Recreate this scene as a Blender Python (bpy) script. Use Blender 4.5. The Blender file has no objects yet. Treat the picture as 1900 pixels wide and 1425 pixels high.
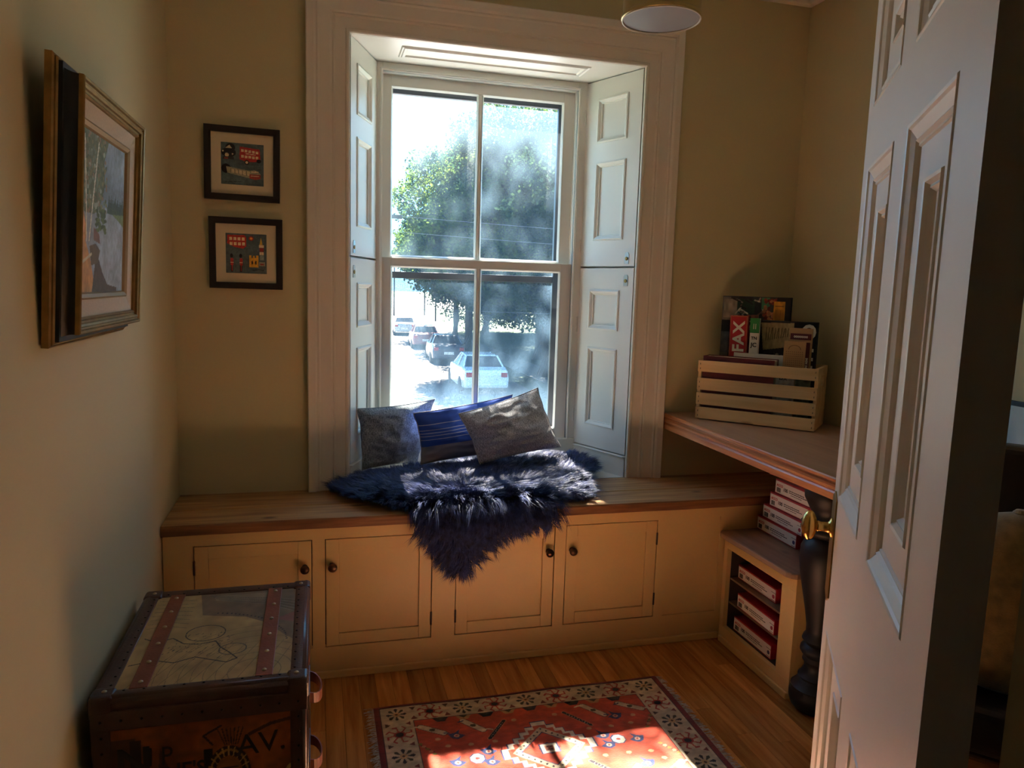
import bpy, bmesh, math, random
import numpy as np
from mathutils import Vector, Matrix, noise
random.seed(7); RNG = np.random.default_rng(7)
S = bpy.context.scene; COL = S.collection
PI = math.pi

# ------------------------------------------------------------------ camera
cd = bpy.data.cameras.new('camera'); cam = bpy.data.objects.new('camera', cd); COL.objects.link(cam)
cd.sensor_fit = 'HORIZONTAL'; cd.sensor_width = 36.0; cd.lens = 1363.4 / 1900 * 36.0
cd.clip_start = 0.02; cd.clip_end = 800
_r = Vector((0.96645249, -0.25512948, 0.02963998)); _u = Vector((0.00490476, 0.13371125, 0.9910082)); _f = Vector((0.25679861, 0.95761696, -0.13047692))
M = Matrix.Identity(4)
for i in range(3):
    M[i][0] = _r[i]; M[i][1] = _u[i]; M[i][2] = -_f[i]
M.translation = Vector((0, 0, 1.4)); cam.matrix_world = M
S.camera = cam

# ------------------------------------------------------------------ light, world, exposure
S.view_settings.view_transform = 'Standard'; S.view_settings.look = 'None'
S.view_settings.gamma = 1; S.view_settings.use_curve_mapping = False
S.view_settings.exposure = 1.75
SUN_E = 60.0; SKY = 2.6
w = bpy.data.worlds.new('sky'); S.world = w; w.use_nodes = True
nt = w.node_tree; nt.nodes.clear()
wo = nt.nodes.new('ShaderNodeOutputWorld'); bg = nt.nodes.new('ShaderNodeBackground')
tc = nt.nodes.new('ShaderNodeTexCoord'); sx = nt.nodes.new('ShaderNodeSeparateXYZ'); cr = nt.nodes.new('ShaderNodeValToRGB')
nt.links.new(tc.outputs['Generated'], sx.inputs[0]); nt.links.new(sx.outputs['Z'], cr.inputs[0])
cr.color_ramp.elements[0].position = 0.0; cr.color_ramp.elements[0].color = (0.165, 0.38, 0.57, 1)
cr.color_ramp.elements[1].position = 0.9; cr.color_ramp.elements[1].color = (0.14, 0.32, 0.62, 1)
nt.links.new(cr.outputs[0], bg.inputs[0]); bg.inputs[1].default_value = SKY
nt.links.new(bg.outputs[0], wo.inputs[0])
sd = bpy.data.lights.new('sun', 'SUN'); sd.energy = SUN_E; sd.color = (1.0, 0.91, 0.78); sd.angle = math.radians(0.9)
sun = bpy.data.objects.new('sun', sd); COL.objects.link(sun)
sun.rotation_euler = Vector((0.0, 0.80, 1.0)).to_track_quat('Z', 'Y').to_euler()

# ------------------------------------------------------------------ materials
def lin(c):
    return tuple((x / 12.92 if x <= 0.04045 else ((x + 0.055) / 1.055) ** 2.4) for x in c)
def hexc(h):
    h = h.lstrip('#'); return lin(tuple(int(h[i:i+2], 16) / 255 for i in (0, 2, 4)))
def mat(name, col, rough=0.6, metal=0.0, var=0.08, scale=6.0, bump=0.0, bscale=60.0, stretch=(1, 1, 1), spec=0.5, sheen=0.0, rand=0.0, col2=None, coat=0.0, detail=4.0):
    m = bpy.data.materials.new(name); m.use_nodes = True; n = m.node_tree; b = n.nodes['Principled BSDF']
    b.inputs['Roughness'].default_value = rough; b.inputs['Metallic'].default_value = metal
    b.inputs['Specular IOR Level'].default_value = spec
    if sheen: b.inputs['Sheen Weight'].default_value = sheen
    if coat: b.inputs['Coat Weight'].default_value = coat; b.inputs['Coat Roughness'].default_value = 0.15
    tcn = n.nodes.new('ShaderNodeTexCoord'); mp = n.nodes.new('ShaderNodeMapping'); mp.inputs['Scale'].default_value = stretch
    n.links.new(tcn.outputs['Object'], mp.inputs[0])
    nz = n.nodes.new('ShaderNodeTexNoise'); nz.inputs['Scale'].default_value = scale; nz.inputs['Detail'].default_value = detail
    n.links.new(mp.outputs[0], nz.inputs['Vector'])
    rp = n.nodes.new('ShaderNodeValToRGB')
    if col2 is None:
        c1 = tuple(max(0, x * (1 - var)) for x in col); c2 = tuple(min(1, x * (1 + var)) for x in col)
    else: c1, c2 = col, col2
    rp.color_ramp.elements[0].position = 0.32; rp.color_ramp.elements[1].position = 0.68
    rp.color_ramp.elements[0].color = (*c1, 1); rp.color_ramp.elements[1].color = (*c2, 1)
    n.links.new(nz.outputs['Fac'], rp.inputs[0]); out = rp.outputs[0]
    if rand:
        oi = n.nodes.new('ShaderNodeObjectInfo'); hs = n.nodes.new('ShaderNodeHueSaturation'); mr = n.nodes.new('ShaderNodeMapRange')
        mr.inputs['To Min'].default_value = 1 - rand; mr.inputs['To Max'].default_value = 1 + rand
        n.links.new(oi.outputs['Random'], mr.inputs[0]); n.links.new(mr.outputs[0], hs.inputs['Value']); n.links.new(out, hs.inputs['Color']); out = hs.outputs[0]
        ad = n.nodes.new('ShaderNodeVectorMath'); ad.operation = 'ADD'; ml = n.nodes.new('ShaderNodeMath'); ml.operation = 'MULTIPLY'; ml.inputs[1].default_value = 37.0
        n.links.new(oi.outputs['Random'], ml.inputs[0]); n.links.new(mp.outputs[0], ad.inputs[0]); n.links.new(ml.outputs[0], ad.inputs[1]); n.links.new(ad.outputs[0], nz.inputs['Vector'])
    n.links.new(out, b.inputs['Base Color'])
    if bump:
        nb = n.nodes.new('ShaderNodeTexNoise'); nb.inputs['Scale'].default_value = bscale; nb.inputs['Detail'].default_value = 3
        n.links.new(mp.outputs[0], nb.inputs['Vector']); bp = n.nodes.new('ShaderNodeBump'); bp.inputs['Strength'].default_value = bump; bp.inputs['Distance'].default_value = 0.003
        n.links.new(nb.outputs['Fac'], bp.inputs['Height']); n.links.new(bp.outputs[0], b.inputs['Normal'])
    return m
def woodmat(name, c1, c2, axis=0, rough=0.4, knots=0.0, rand=0.1, gscale=9.0, bump=0.15, dark=None):
    """grain running along one object axis, with growth streaks and optional knots"""
    m = bpy.data.materials.new(name); m.use_nodes = True; n = m.node_tree; b = n.nodes['Principled BSDF']
    b.inputs['Roughness'].default_value = rough
    tcn = n.nodes.new('ShaderNodeTexCoord'); mp = n.nodes.new('ShaderNodeMapping')
    sc = [1.0, 1.0, 1.0]; sc[axis] = 0.07; mp.inputs['Scale'].default_value = sc
    oi = n.nodes.new('ShaderNodeObjectInfo'); ml = n.nodes.new('ShaderNodeMath'); ml.operation = 'MULTIPLY'; ml.inputs[1].default_value = 53.0
    ad = n.nodes.new('ShaderNodeVectorMath'); ad.operation = 'ADD'
    n.links.new(tcn.outputs['Object'], mp.inputs[0]); n.links.new(oi.outputs['Random'], ml.inputs[0]); n.links.new(mp.outputs[0], ad.inputs[0]); n.links.new(ml.outputs[0], ad.inputs[1])
    nz = n.nodes.new('ShaderNodeTexNoise'); nz.inputs['Scale'].default_value = gscale * 6; nz.inputs['Detail'].default_value = 6; nz.inputs['Distortion'].default_value = 0.6
    n.links.new(ad.outputs[0], nz.inputs['Vector'])
    rp = n.nodes.new('ShaderNodeValToRGB'); e = rp.color_ramp.elements
    e[0].position = 0.3; e[0].color = (*c1, 1); e[1].position = 0.7; e[1].color = (*c2, 1)
    n.links.new(nz.outputs['Fac'], rp.inputs[0]); out = rp.outputs[0]
    if knots:
        vz = n.nodes.new('ShaderNodeTexVoronoi'); vz.inputs['Scale'].default_value = 5.0
        mp2 = n.nodes.new('ShaderNodeMapping'); s2 = [1.6, 1.6, 1.6]; s2[axis] = 0.75; mp2.inputs['Scale'].default_value = s2
        ad2 = n.nodes.new('ShaderNodeVectorMath'); ad2.operation = 'ADD'
        n.links.new(tcn.outputs['Object'], mp2.inputs[0]); n.links.new(mp2.outputs[0], ad2.inputs[0]); n.links.new(ml.outputs[0], ad2.inputs[1]); n.links.new(ad2.outputs[0], vz.inputs['Vector'])
        kr = n.nodes.new('ShaderNodeValToRGB'); kr.color_ramp.elements[0].position = 0.04; kr.color_ramp.elements[0].color = (1, 1, 1, 1)
        kr.color_ramp.elements[1].position = 0.13; kr.color_ramp.elements[1].color = (0, 0, 0, 1)
        n.links.new(vz.outputs['Distance'], kr.inputs[0])
        mu = n.nodes.new('ShaderNodeMath'); mu.operation = 'MULTIPLY'; mu.inputs[1].default_value = knots; n.links.new(kr.outputs[0], mu.inputs[0])
        mx = n.nodes.new('ShaderNodeMixRGB'); mx.inputs[2].default_value = (*(dark or tuple(x * 0.25 for x in c1)), 1)
        n.links.new(mu.outputs[0], mx.inputs[0]); n.links.new(out, mx.inputs[1]); out = mx.outputs[0]
    if rand:
        hs = n.nodes.new('ShaderNodeHueSaturation'); mr = n.nodes.new('ShaderNodeMapRange')
        mr.inputs['To Min'].default_value = 1 - rand; mr.inputs['To Max'].default_value = 1 + rand
        n.links.new(oi.outputs['Random'], mr.inputs[0]); n.links.new(mr.outputs[0], hs.inputs['Value']); n.links.new(out, hs.inputs['Color']); out = hs.outputs[0]
    n.links.new(out, b.inputs['Base Color'])
    bp = n.nodes.new('ShaderNodeBump'); bp.inputs['Strength'].default_value = bump; bp.inputs['Distance'].default_value = 0.002
    n.links.new(nz.outputs['Fac'], bp.inputs['Height']); n.links.new(bp.outputs[0], b.inputs['Normal'])
    return m
def paintmat(name, rough=0.7, sheen=0.0, bump=0.0, bscale=400):
    m = bpy.data.materials.new(name); m.use_nodes = True; n = m.node_tree; b = n.nodes['Principled BSDF']
    b.inputs['Roughness'].default_value = rough; b.inputs['Sheen Weight'].default_value = sheen
    a = n.nodes.new('ShaderNodeVertexColor'); a.layer_name = 'Col'; n.links.new(a.outputs[0], b.inputs['Base Color'])
    if bump:
        tcn = n.nodes.new('ShaderNodeTexCoord'); nb = n.nodes.new('ShaderNodeTexNoise'); nb.inputs['Scale'].default_value = bscale
        n.links.new(tcn.outputs['Object'], nb.inputs['Vector']); bp = n.nodes.new('ShaderNodeBump'); bp.inputs['Strength'].default_value = bump; bp.inputs['Distance'].default_value = 0.002
        n.links.new(nb.outputs['Fac'], bp.inputs['Height']); n.links.new(bp.outputs[0], b.inputs['Normal'])
    return m

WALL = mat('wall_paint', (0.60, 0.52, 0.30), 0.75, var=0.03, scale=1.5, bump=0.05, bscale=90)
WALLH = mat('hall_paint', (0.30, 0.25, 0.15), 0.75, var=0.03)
CEIL = mat('ceiling_paint', (0.70, 0.67, 0.58), 0.8, var=0.02)
TRIM = mat('trim_paint', (0.76, 0.70, 0.60), 0.38, var=0.03, scale=3, bump=0.04, bscale=25)
SHUT = mat('shutter_paint', (0.78, 0.77, 0.70), 0.40, var=0.025, scale=3, bump=0.04, bscale=25)
DOORP = mat('door_paint', (0.76, 0.71, 0.64), 0.36, var=0.03, scale=3, bump=0.06, bscale=18)
BUILT = mat('cabinet_paint', (0.67, 0.455, 0.18), 0.45, var=0.04, scale=4, bump=0.05, bscale=30)
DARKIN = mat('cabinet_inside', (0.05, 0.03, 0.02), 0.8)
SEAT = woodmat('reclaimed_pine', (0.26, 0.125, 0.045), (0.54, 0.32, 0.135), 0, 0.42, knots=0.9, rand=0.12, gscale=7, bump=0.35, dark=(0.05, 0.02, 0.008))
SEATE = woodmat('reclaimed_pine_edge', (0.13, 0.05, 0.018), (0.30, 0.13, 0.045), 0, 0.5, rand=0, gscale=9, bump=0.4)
FLOORW = woodmat('maple_floor', (0.38, 0.14, 0.032), (0.66, 0.30, 0.08), 1, 0.22, rand=0.28, gscale=7, bump=0.05)
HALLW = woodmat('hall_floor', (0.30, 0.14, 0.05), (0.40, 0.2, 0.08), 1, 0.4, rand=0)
DESKT = woodmat('desk_top_wood', (0.44, 0.23, 0.125), (0.56, 0.32, 0.185), 1, 0.35, rand=0, gscale=4, bump=0.08)
DESKE = woodmat('desk_edge_wood', (0.45, 0.15, 0.045), (0.62, 0.27, 0.10), 1, 0.3, rand=0, gscale=9, bump=0.2)
CRATE = woodmat('crate_pine', (0.70, 0.44, 0.18), (0.86, 0.60, 0.30), 0, 0.6, knots=0.75, rand=0.08, gscale=4, bump=0.1, dark=(0.20, 0.08, 0.02))
BLACK = mat('black_paint', (0.011, 0.010, 0.012), 0.48, var=0.2, spec=0.35)
BRONZE = mat('bronze', (0.10, 0.055, 0.03), 0.28, 0.9, var=0.2)
BRASS = mat('brass', (0.62, 0.40, 0.12), 0.25, 1.0, var=0.15, scale=20)
BRASSD = mat('aged_brass', (0.30, 0.18, 0.06), 0.42, 1.0, var=0.3, scale=30)
STEEL = mat('nickel', (0.45, 0.42, 0.38), 0.35, 1.0)
IRON = mat('dark_metal', (0.05, 0.035, 0.03), 0.45, 0.7)
PFRAME = mat('espresso_frame', (0.018, 0.010, 0.010), 0.4, var=0.2)
MATB = mat('mat_board', (0.74, 0.63, 0.42), 0.8, var=0.02)
LINEN = mat('linen_liner', (0.62, 0.54, 0.42), 0.85, var=0.05, scale=200)
GOLD = mat('gilt', (0.34, 0.21, 0.075), 0.38, 0.75, var=0.2, scale=30)
COVE = mat('frame_cove_black', (0.010, 0.012, 0.014), 0.5, var=0.3)
LEATH = mat('trunk_leather', (0.075, 0.035, 0.024), 0.36, var=0.25, scale=15, bump=0.25, bscale=160)
STRAP = mat('strap_leather', (0.22, 0.060, 0.024), 0.45, var=0.2, scale=18, bump=0.25, bscale=140)
STUD = mat('antique_stud', (0.50, 0.40, 0.25), 0.3, 1.0)
PAINTED = paintmat('printed_surface', 0.72)
CANVAS = paintmat('oil_canvas', 0.5, bump=0.3, bscale=260)
WOOL = paintmat('wool_pile', 0.95, sheen=0.25, bump=0.8, bscale=420)
WHITEP = mat('white_card', (0.80, 0.76, 0.68), 0.6, var=0.01)
REDP = mat('red_card', (0.42, 0.012, 0.02), 0.4, var=0.05)
INK = mat('ink', (0.02, 0.018, 0.018), 0.6)
REDINK = mat('red_ink', (0.55, 0.03, 0.03), 0.6)
CREAMINK = mat('cream_ink', (0.78, 0.72, 0.58), 0.6)
PAGES = mat('pages', (0.70, 0.64, 0.52), 0.8, var=0.1, scale=200, stretch=(1, 1, 8))
MAROON = mat('maroon_cover', (0.11, 0.012, 0.02), 0.4, var=0.2, scale=12, bump=0.15, bscale=200)
GREEN = mat('green_band', (0.02, 0.22, 0.05), 0.4)
FUR = mat('navy_fleece', (0.004, 0.008, 0.036), 0.5, col2=(0.026, 0.046, 0.20), scale=45, sheen=0.05, spec=0.4)
HIDE = mat('hide', (0.006, 0.008, 0.03), 0.9)
COTTON = mat('fringe_cotton', (0.45, 0.42, 0.36), 0.9, var=0.35, scale=80)
DARKSTORM = mat('storm_frame', (0.035, 0.04, 0.055), 0.5)
ALBUMD = mat('album_dark', (0.02, 0.02, 0.024), 0.5)
BARK = mat('bark', (0.05, 0.04, 0.03), 0.9)
BRICK = mat('exterior_masonry', (0.20, 0.17, 0.15), 0.9, var=0.2, scale=30)
LEATHCH = mat('chair_leather', (0.02, 0.012, 0.010), 0.35, var=0.2, bump=0.2, bscale=120)
GOLDV = mat('gold_velvet', (0.30, 0.17, 0.045), 0.55, var=0.3, scale=40, sheen=0.6, bump=0.3, bscale=300)

def glassmat(name, tint, gloss=0.06, milk=0.03, milkcol=(0.8, 0.9, 1.0)):
    m = bpy.data.materials.new(name); m.use_nodes = True; n = m.node_tree; n.nodes.clear()
    o = n.nodes.new('ShaderNodeOutputMaterial'); t = n.nodes.new('ShaderNodeBsdfTransparent'); t.inputs[0].default_value = (*tint, 1)
    g = n.nodes.new('ShaderNodeBsdfGlossy'); g.inputs['Roughness'].default_value = 0.02
    tr = n.nodes.new('ShaderNodeBsdfTranslucent'); tr.inputs[0].default_value = (*milkcol, 1)
    a = n.nodes.new('ShaderNodeMixShader'); a.inputs[0].default_value = gloss; b = n.nodes.new('ShaderNodeMixShader')
    tcn = n.nodes.new('ShaderNodeTexCoord'); nz = n.nodes.new('ShaderNodeTexNoise'); nz.inputs['Scale'].default_value = 3.0; nz.inputs['Detail'].default_value = 8
    mr = n.nodes.new('ShaderNodeMapRange'); mr.inputs['To Min'].default_value = milk * 0.9; mr.inputs['To Max'].default_value = milk * 1.1
    n.links.new(tcn.outputs['Object'], nz.inputs['Vector']); n.links.new(nz.outputs['Fac'], mr.inputs[0]); n.links.new(mr.outputs[0], b.inputs[0])
    n.links.new(t.outputs[0], a.inputs[1]); n.links.new(g.outputs[0], a.inputs[2]); n.links.new(a.outputs[0], b.inputs[1]); n.links.new(tr.outputs[0], b.inputs[2]); n.links.new(b.outputs[0], o.inputs[0])
    return m
GLASS = glassmat('window_glass', (0.97, 0.99, 1.0), 0.03, 0.004)
def screenmat():
    m = bpy.data.materials.new('insect_mesh'); m.use_nodes = True; n = m.node_tree; n.nodes.clear()
    o = n.nodes.new('ShaderNodeOutputMaterial'); t = n.nodes.new('ShaderNodeBsdfTransparent')
    d = n.nodes.new('ShaderNodeBsdfDiffuse'); d.inputs[0].default_value = (0.02, 0.025, 0.03, 1); tl = n.nodes.new('ShaderNodeBsdfTranslucent'); tl.inputs[0].default_value = (0.020, 0.034, 0.050, 1)
    ms = n.nodes.new('ShaderNodeAddShader'); mx = n.nodes.new('ShaderNodeMixShader')
    tcn = n.nodes.new('ShaderNodeTexCoord'); mp = n.nodes.new('ShaderNodeMapping'); nz = n.nodes.new('ShaderNodeTexNoise'); nz.inputs['Scale'].default_value = 260; nz.inputs['Detail'].default_value = 2
    mr = n.nodes.new('ShaderNodeMapRange'); mr.inputs['From Min'].default_value = 0.3; mr.inputs['From Max'].default_value = 0.7; mr.inputs['To Min'].default_value = 0.35; mr.inputs['To Max'].default_value = 0.75
    n.links.new(tcn.outputs['Object'], nz.inputs['Vector']); n.links.new(nz.outputs['Fac'], mr.inputs[0]); n.links.new(mr.outputs[0], mx.inputs[0])
    n.links.new(d.outputs[0], ms.inputs[0]); n.links.new(tl.outputs[0], ms.inputs[1]); n.links.new(t.outputs[0], mx.inputs[1]); n.links.new(ms.outputs[0], mx.inputs[2]); n.links.new(mx.outputs[0], o.inputs[0])
    return m
SCREEN = screenmat()

# ------------------------------------------------------------------ helpers
def basis(o, X, Y, Z):
    m = Matrix.Identity(4)
    for i in range(3):
        m[i][0] = X[i]; m[i][1] = Y[i]; m[i][2] = Z[i]; m[i][3] = o[i]
    return m
def tag(o, label=None, cat=None, group=None, kind=None):
    if label: o['label'] = label
    if cat: o['category'] = cat
    if group: o['group'] = group
    if kind: o['kind'] = kind
    return o
def empty(name, loc=(0, 0, 0), m=None, parent=None):
    o = bpy.data.objects.new(name, None); COL.objects.link(o); o.empty_display_size = 0.05
    if m is not None: o.matrix_world = m
    else: o.location = loc
    if parent: o.parent = parent
    return o
def link(name, me, parent=None, m=None):
    o = bpy.data.objects.new(name, me); COL.objects.link(o)
    if parent is not None: o.parent = parent
    if m is not None: o.matrix_basis = m
    return o
class MB:
    def __init__(s): s.v = []; s.f = []; s.uv = None
    def add(s, vs, fs, M=None):
        k = len(s.v)
        for p in vs:
            p = Vector(p); s.v.append(tuple(M @ p) if M is not None else tuple(p))
        s.f += [tuple(i + k for i in f) for f in fs]; return s
    def box(s, x0, x1, y0, y1, z0, z1, M=None):
        x0, x1 = sorted((x0, x1)); y0, y1 = sorted((y0, y1)); z0, z1 = sorted((z0, z1))
        return s.add([(x0,y0,z0),(x1,y0,z0),(x1,y1,z0),(x0,y1,z0),(x0,y0,z1),(x1,y0,z1),(x1,y1,z1),(x0,y1,z1)],
                     [(0,3,2,1),(4,5,6,7),(0,1,5,4),(1,2,6,5),(2,3,7,6),(3,0,4,7)], M)
    def hexa(s, b, t, M=None):
        return s.add(list(b) + list(t), [(0,3,2,1),(4,5,6,7),(0,1,5,4),(1,2,6,5),(2,3,7,6),(3,0,4,7)], M)
    def lathe(s, prof, n=24, M=None, caps=True):
        vs = []; fs = []
        for r, z in prof:
            for i in range(n):
                a = 2*PI*i/n; vs.append((r*math.cos(a), r*math.sin(a), z))
        for j in range(len(prof)-1):
            for i in range(n):
                a = j*n+i; b = j*n+(i+1) % n; fs.append((a, b, b+n, a+n))
        if caps:
            fs.append(tuple(range(n-1, -1, -1))); fs.append(tuple((len(prof)-1)*n+i for i in range(n)))
        return s.add(vs, fs, M)
    def tube(s, pts, r, n=8, M=None, caps=True):
        pts = [Vector(p) for p in pts]; vs = []; fs = []
        rs = r if isinstance(r, (list, tuple)) else [r]*len(pts)
        up = Vector((0, 0, 1))
        for k, p in enumerate(pts):
            d = (pts[min(k+1, len(pts)-1)] - pts[max(k-1, 0)]).normalized()
            a = d.cross(up)
            if a.length < 1e-3: a = d.cross(Vector((1, 0, 0)))
            a.normalize(); b = a.cross(d).normalized()
            for i in range(n):
                t = 2*PI*i/n; vs.append(p + (a*math.cos(t) + b*math.sin(t))*rs[k])
        for k in range(len(pts)-1):
            for i in range(n):
                q = k*n+i; w_ = k*n+(i+1) % n; fs.append((q, w_, w_+n, q+n))
        if caps: fs.append(tuple(range(n))); fs.append(tuple((len(pts)-1)*n+i for i in range(n)))
        return s.add(vs, fs, M)
    def sweep(s, x0, y0, x1, y1, prof, M=None, closed=True):
        """moulding swept round a rectangle in local XY; prof = (outward, height) pairs"""
        vs = []; fs = []; n = len(prof)
        for u, d in prof:
            if closed: vs += [(x0-u, y0-u, d), (x1+u, y0-u, d), (x1+u, y1+u, d), (x0-u, y1+u, d)]
            else: vs += [(x0-u, y0, d), (x0-u, y1+u, d), (x1+u, y1+u, d), (x1+u, y0, d)]
        for j in range(n-1):
            for i in range(4 if closed else 3):
                a = j*4+i; b = j*4+(i+1) % 4; fs.append((a, b, b+4, a+4))
        return s.add(vs, fs, M)
    def prism(s, poly, h0, h1, M=None):
        n = len(poly); vs = [(x, y, h0) for x, y in poly] + [(x, y, h1) for x, y in poly]
        fs = [tuple(range(n-1, -1, -1)), tuple(range(n, 2*n))] + [(i, (i+1) % n, n+(i+1) % n, n+i) for i in range(n)]
        return s.add(vs, fs, M)
    def mesh(s, name, m=None, smooth=False, recalc=True):
        me = bpy.data.meshes.new(name); me.from_pydata(s.v, [], s.f)
        if recalc:
            bm = bmesh.new(); bm.from_mesh(me); bmesh.ops.recalc_face_normals(bm, faces=bm.faces); bm.to_mesh(me); bm.free()
        if m: me.materials.append(m)
        if smooth: me.polygons.foreach_set('use_smooth', [True]*len(me.polygons))
        me.update(); return me
    def build(s, name, m, parent=None, bevel=0, smooth=False, M=None, seg=2, weld=False):
        o = link(name, s.mesh(name, m, smooth), parent, M)
        if bevel:
            b = o.modifiers.new('bevel', 'BEVEL'); b.width = bevel; b.segments = seg; b.limit_method = 'ANGLE'; b.angle_limit = math.radians(40)
        return o
def box(name, m, x0, x1, y0, y1, z0, z1, parent=None, bevel=0, M=None):
    return MB().box(x0, x1, y0, y1, z0, z1).build(name, m, parent, bevel, M=M)
def struct(o): o['kind'] = 'structure'; return o
def text(name, s, size, m, parent, M, depth=0.0008, align='LEFT', sx=1.0, bold=0.0):
    c = bpy.data.curves.new(name, 'FONT'); c.body = s; c.size = size; c.extrude = depth; c.align_x = align; c.offset = bold; c.resolution_u = 3
    t = bpy.data.objects.new(name, c); COL.objects.link(t)
    dg = bpy.context.evaluated_depsgraph_get(); me = bpy.data.meshes.new_from_object(t.evaluated_get(dg))
    bpy.data.objects.remove(t); bpy.data.curves.remove(c)
    me.materials.clear(); me.materials.append(m)
    o = link(name, me, parent, M @ Matrix.Diagonal((sx, 1, 1, 1))); return o

class Cv:
    """small numpy canvas used to colour mesh vertices (y up)"""
    def __init__(s, w, h, bg): s.w = w; s.h = h; s.a = np.zeros((h, w, 3)); s.a[:] = bg; s.Y, s.X = np.mgrid[0:h, 0:w]; s.X = (s.X+0.5)/w; s.Y = (s.Y+0.5)/h
    def put(s, mask, c): s.a[mask] = c; return s
    def rect(s, x0, y0, x1, y1, c): return s.put((s.X >= x0) & (s.X <= x1) & (s.Y >= y0) & (s.Y <= y1), c)
    def ell(s, cx, cy, rx, ry, c): return s.put(((s.X-cx)/rx)**2 + ((s.Y-cy)/ry)**2 <= 1, c)
    def ring(s, cx, cy, rx, ry, t, c):
        d = np.sqrt(((s.X-cx)/rx)**2 + ((s.Y-cy)/ry)**2); return s.put((d <= 1) & (d >= 1-t), c)
    def poly(s, pts, c):
        ins = np.zeros(s.X.shape, bool); n = len(pts); j = n-1
        for i in range(n):
            xi, yi = pts[i]; xj, yj = pts[j]
            if yi != yj:
                ins ^= ((yi > s.Y) != (yj > s.Y)) & (s.X < (xj-xi)*(s.Y-yi)/(yj-yi)+xi)
            j = i
        return s.put(ins, c)
    def line(s, pts, t, c, asp=None):
        asp = asp or s.w/s.h
        for (x0, y0), (x1, y1) in zip(pts[:-1], pts[1:]):
            dx, dy = (x1-x0)*asp, y1-y0; L = dx*dx+dy*dy+1e-12
            q = np.clip(((s.X-x0)*asp*dx + (s.Y-y0)*dy)/L, 0, 1)
            d = np.hypot((s.X-x0)*asp-q*dx, s.Y-y0-q*dy); s.put(d <= t/2, c)
        return s
    def noise(s, amt, n=12):
        g = RNG.random((n+2, n+2)); yi = s.Y*n; xi = s.X*n; y0 = yi.astype(int); x0 = xi.astype(int); fy = yi-y0; fx = xi-x0
        v = (g[y0, x0]*(1-fx)*(1-fy) + g[y0, x0+1]*fx*(1-fy) + g[y0+1, x0]*(1-fx)*fy + g[y0+1, x0+1]*fx*fy)
        s.a *= (1+amt*(v-0.5)*2)[..., None]; return s
    def build(s, name, W, H, m, parent=None, M=None, thick=0.0):
        w, h = s.w, s.h; xs = np.linspace(0, W, w); ys = np.linspace(0, H, h)
        gx, gy = np.meshgrid(xs, ys); co = np.stack([gx, gy, np.zeros_like(gx)], -1).reshape(-1, 3)
        i = np.arange(h*w).reshape(h, w); q = np.stack([i[:-1, :-1], i[:-1, 1:], i[1:, 1:], i[1:, :-1]], -1).reshape(-1, 4)
        me = bpy.data.meshes.new(name); me.vertices.add(len(co)); me.vertices.foreach_set('co', co.ravel())
        me.loops.add(q.size); me.loops.foreach_set('vertex_index', q.ravel()); me.polygons.add(len(q))
        me.polygons.foreach_set('loop_start', np.arange(0, q.size, 4)); me.update(calc_edges=True)
        at = me.color_attributes.new('Col', 'FLOAT_COLOR', 'POINT'); c = np.clip(s.a, 0, 1).reshape(-1, 3)
        c = np.where(c <= 0.04045, c/12.92, ((c+0.055)/1.055)**2.4); at.data.foreach_set('color', np.hstack([c, np.ones((len(c), 1))]).ravel())
        me.materials.append(m); o = link(name, me, parent, M)
        return o
def rgb(h): h = h.lstrip('#'); return tuple(int(h[i:i+2], 16)/255 for i in (0, 2, 4))

XL, XR, YW, YB, ZC = -0.4975, 2.05, 2.895, 2.539, 2.64
YD = 0.50            # room face of the doorway wall
OX0, OX1, OZ1 = 0.126, 1.294, 2.302
FM = basis((0, YW, 0), (1, 0, 0), (0, 0, 1), (0, -1, 0))       # on the window wall: x right, y up, z into the room

# ------------------------------------------------------------------ room shell
fl = struct(empty('floor'))
MB().box(XL-0.1, XR+0.1, YD-0.1, YW, -0.06, -0.019).build('subfloor', DARKIN, fl)
pw = 0.0578; k = 0; x = XL
plank_meshes = {}
while x < XR - 0.001:
    wx = min(pw, XR-x); y = YD-0.02; yend = YB+0.02
    y += -random.random()*0.5 if False else 0
    first = True
    while y < yend-0.001:
        L = random.uniform(0.5, 1.3) if first else random.uniform(0.6, 1.3); first = False
        y2 = min(yend, y+L)
        if yend-y2 < 0.2: y2 = yend
        o = MB().box(0, wx-0.0009, 0, y2-y-0.0009, -0.018, 0).build('plank', FLOORW, fl, bevel=0)
        o.location = (x, y, 0); y = y2
    x += pw
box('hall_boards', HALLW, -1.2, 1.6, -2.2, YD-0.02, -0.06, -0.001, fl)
c = MB().box(XL-0.1, XR+0.1, YD-0.1, YW+0.1, ZC, ZC+0.08).build('ceiling', CEIL); struct(c)
cw = empty('trim_crown'); struct(cw)
for nm, a in (('crown_front', (XL, XR, YW-0.035, YW)), ('crown_right', (XR-0.035, XR, YD, YW-0.035)), ('crown_left', (XL, XL+0.035, YD, YW-0.035))):
    MB().box(a[0], a[1], a[2], a[3], ZC-0.022, ZC).build('crown_strip', TRIM, cw, bevel=0.006)
struct(box('wall_left', WALL, XL-0.12, XL, YD, 3.4, -0.06, ZC+0.05))
struct(box('wall_right', WALL, XR, XR+0.12, YD, 3.4, -0.06, ZC+0.05))
wf = MB(); h0, h1 = OX0-0.035, OX1+0.035
wf.box(XL, h0, YW, 3.4, -0.06, ZC+0.05); wf.box(h1, XR, YW, 3.4, -0.06, ZC+0.05)
wf.box(h0, h1, YW, 3.4, OZ1+0.02, ZC+0.05); wf.box(h0, h1, YW, 3.4, -0.06, 0.555)
struct(wf.build('wall_front', WALL))
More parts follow.
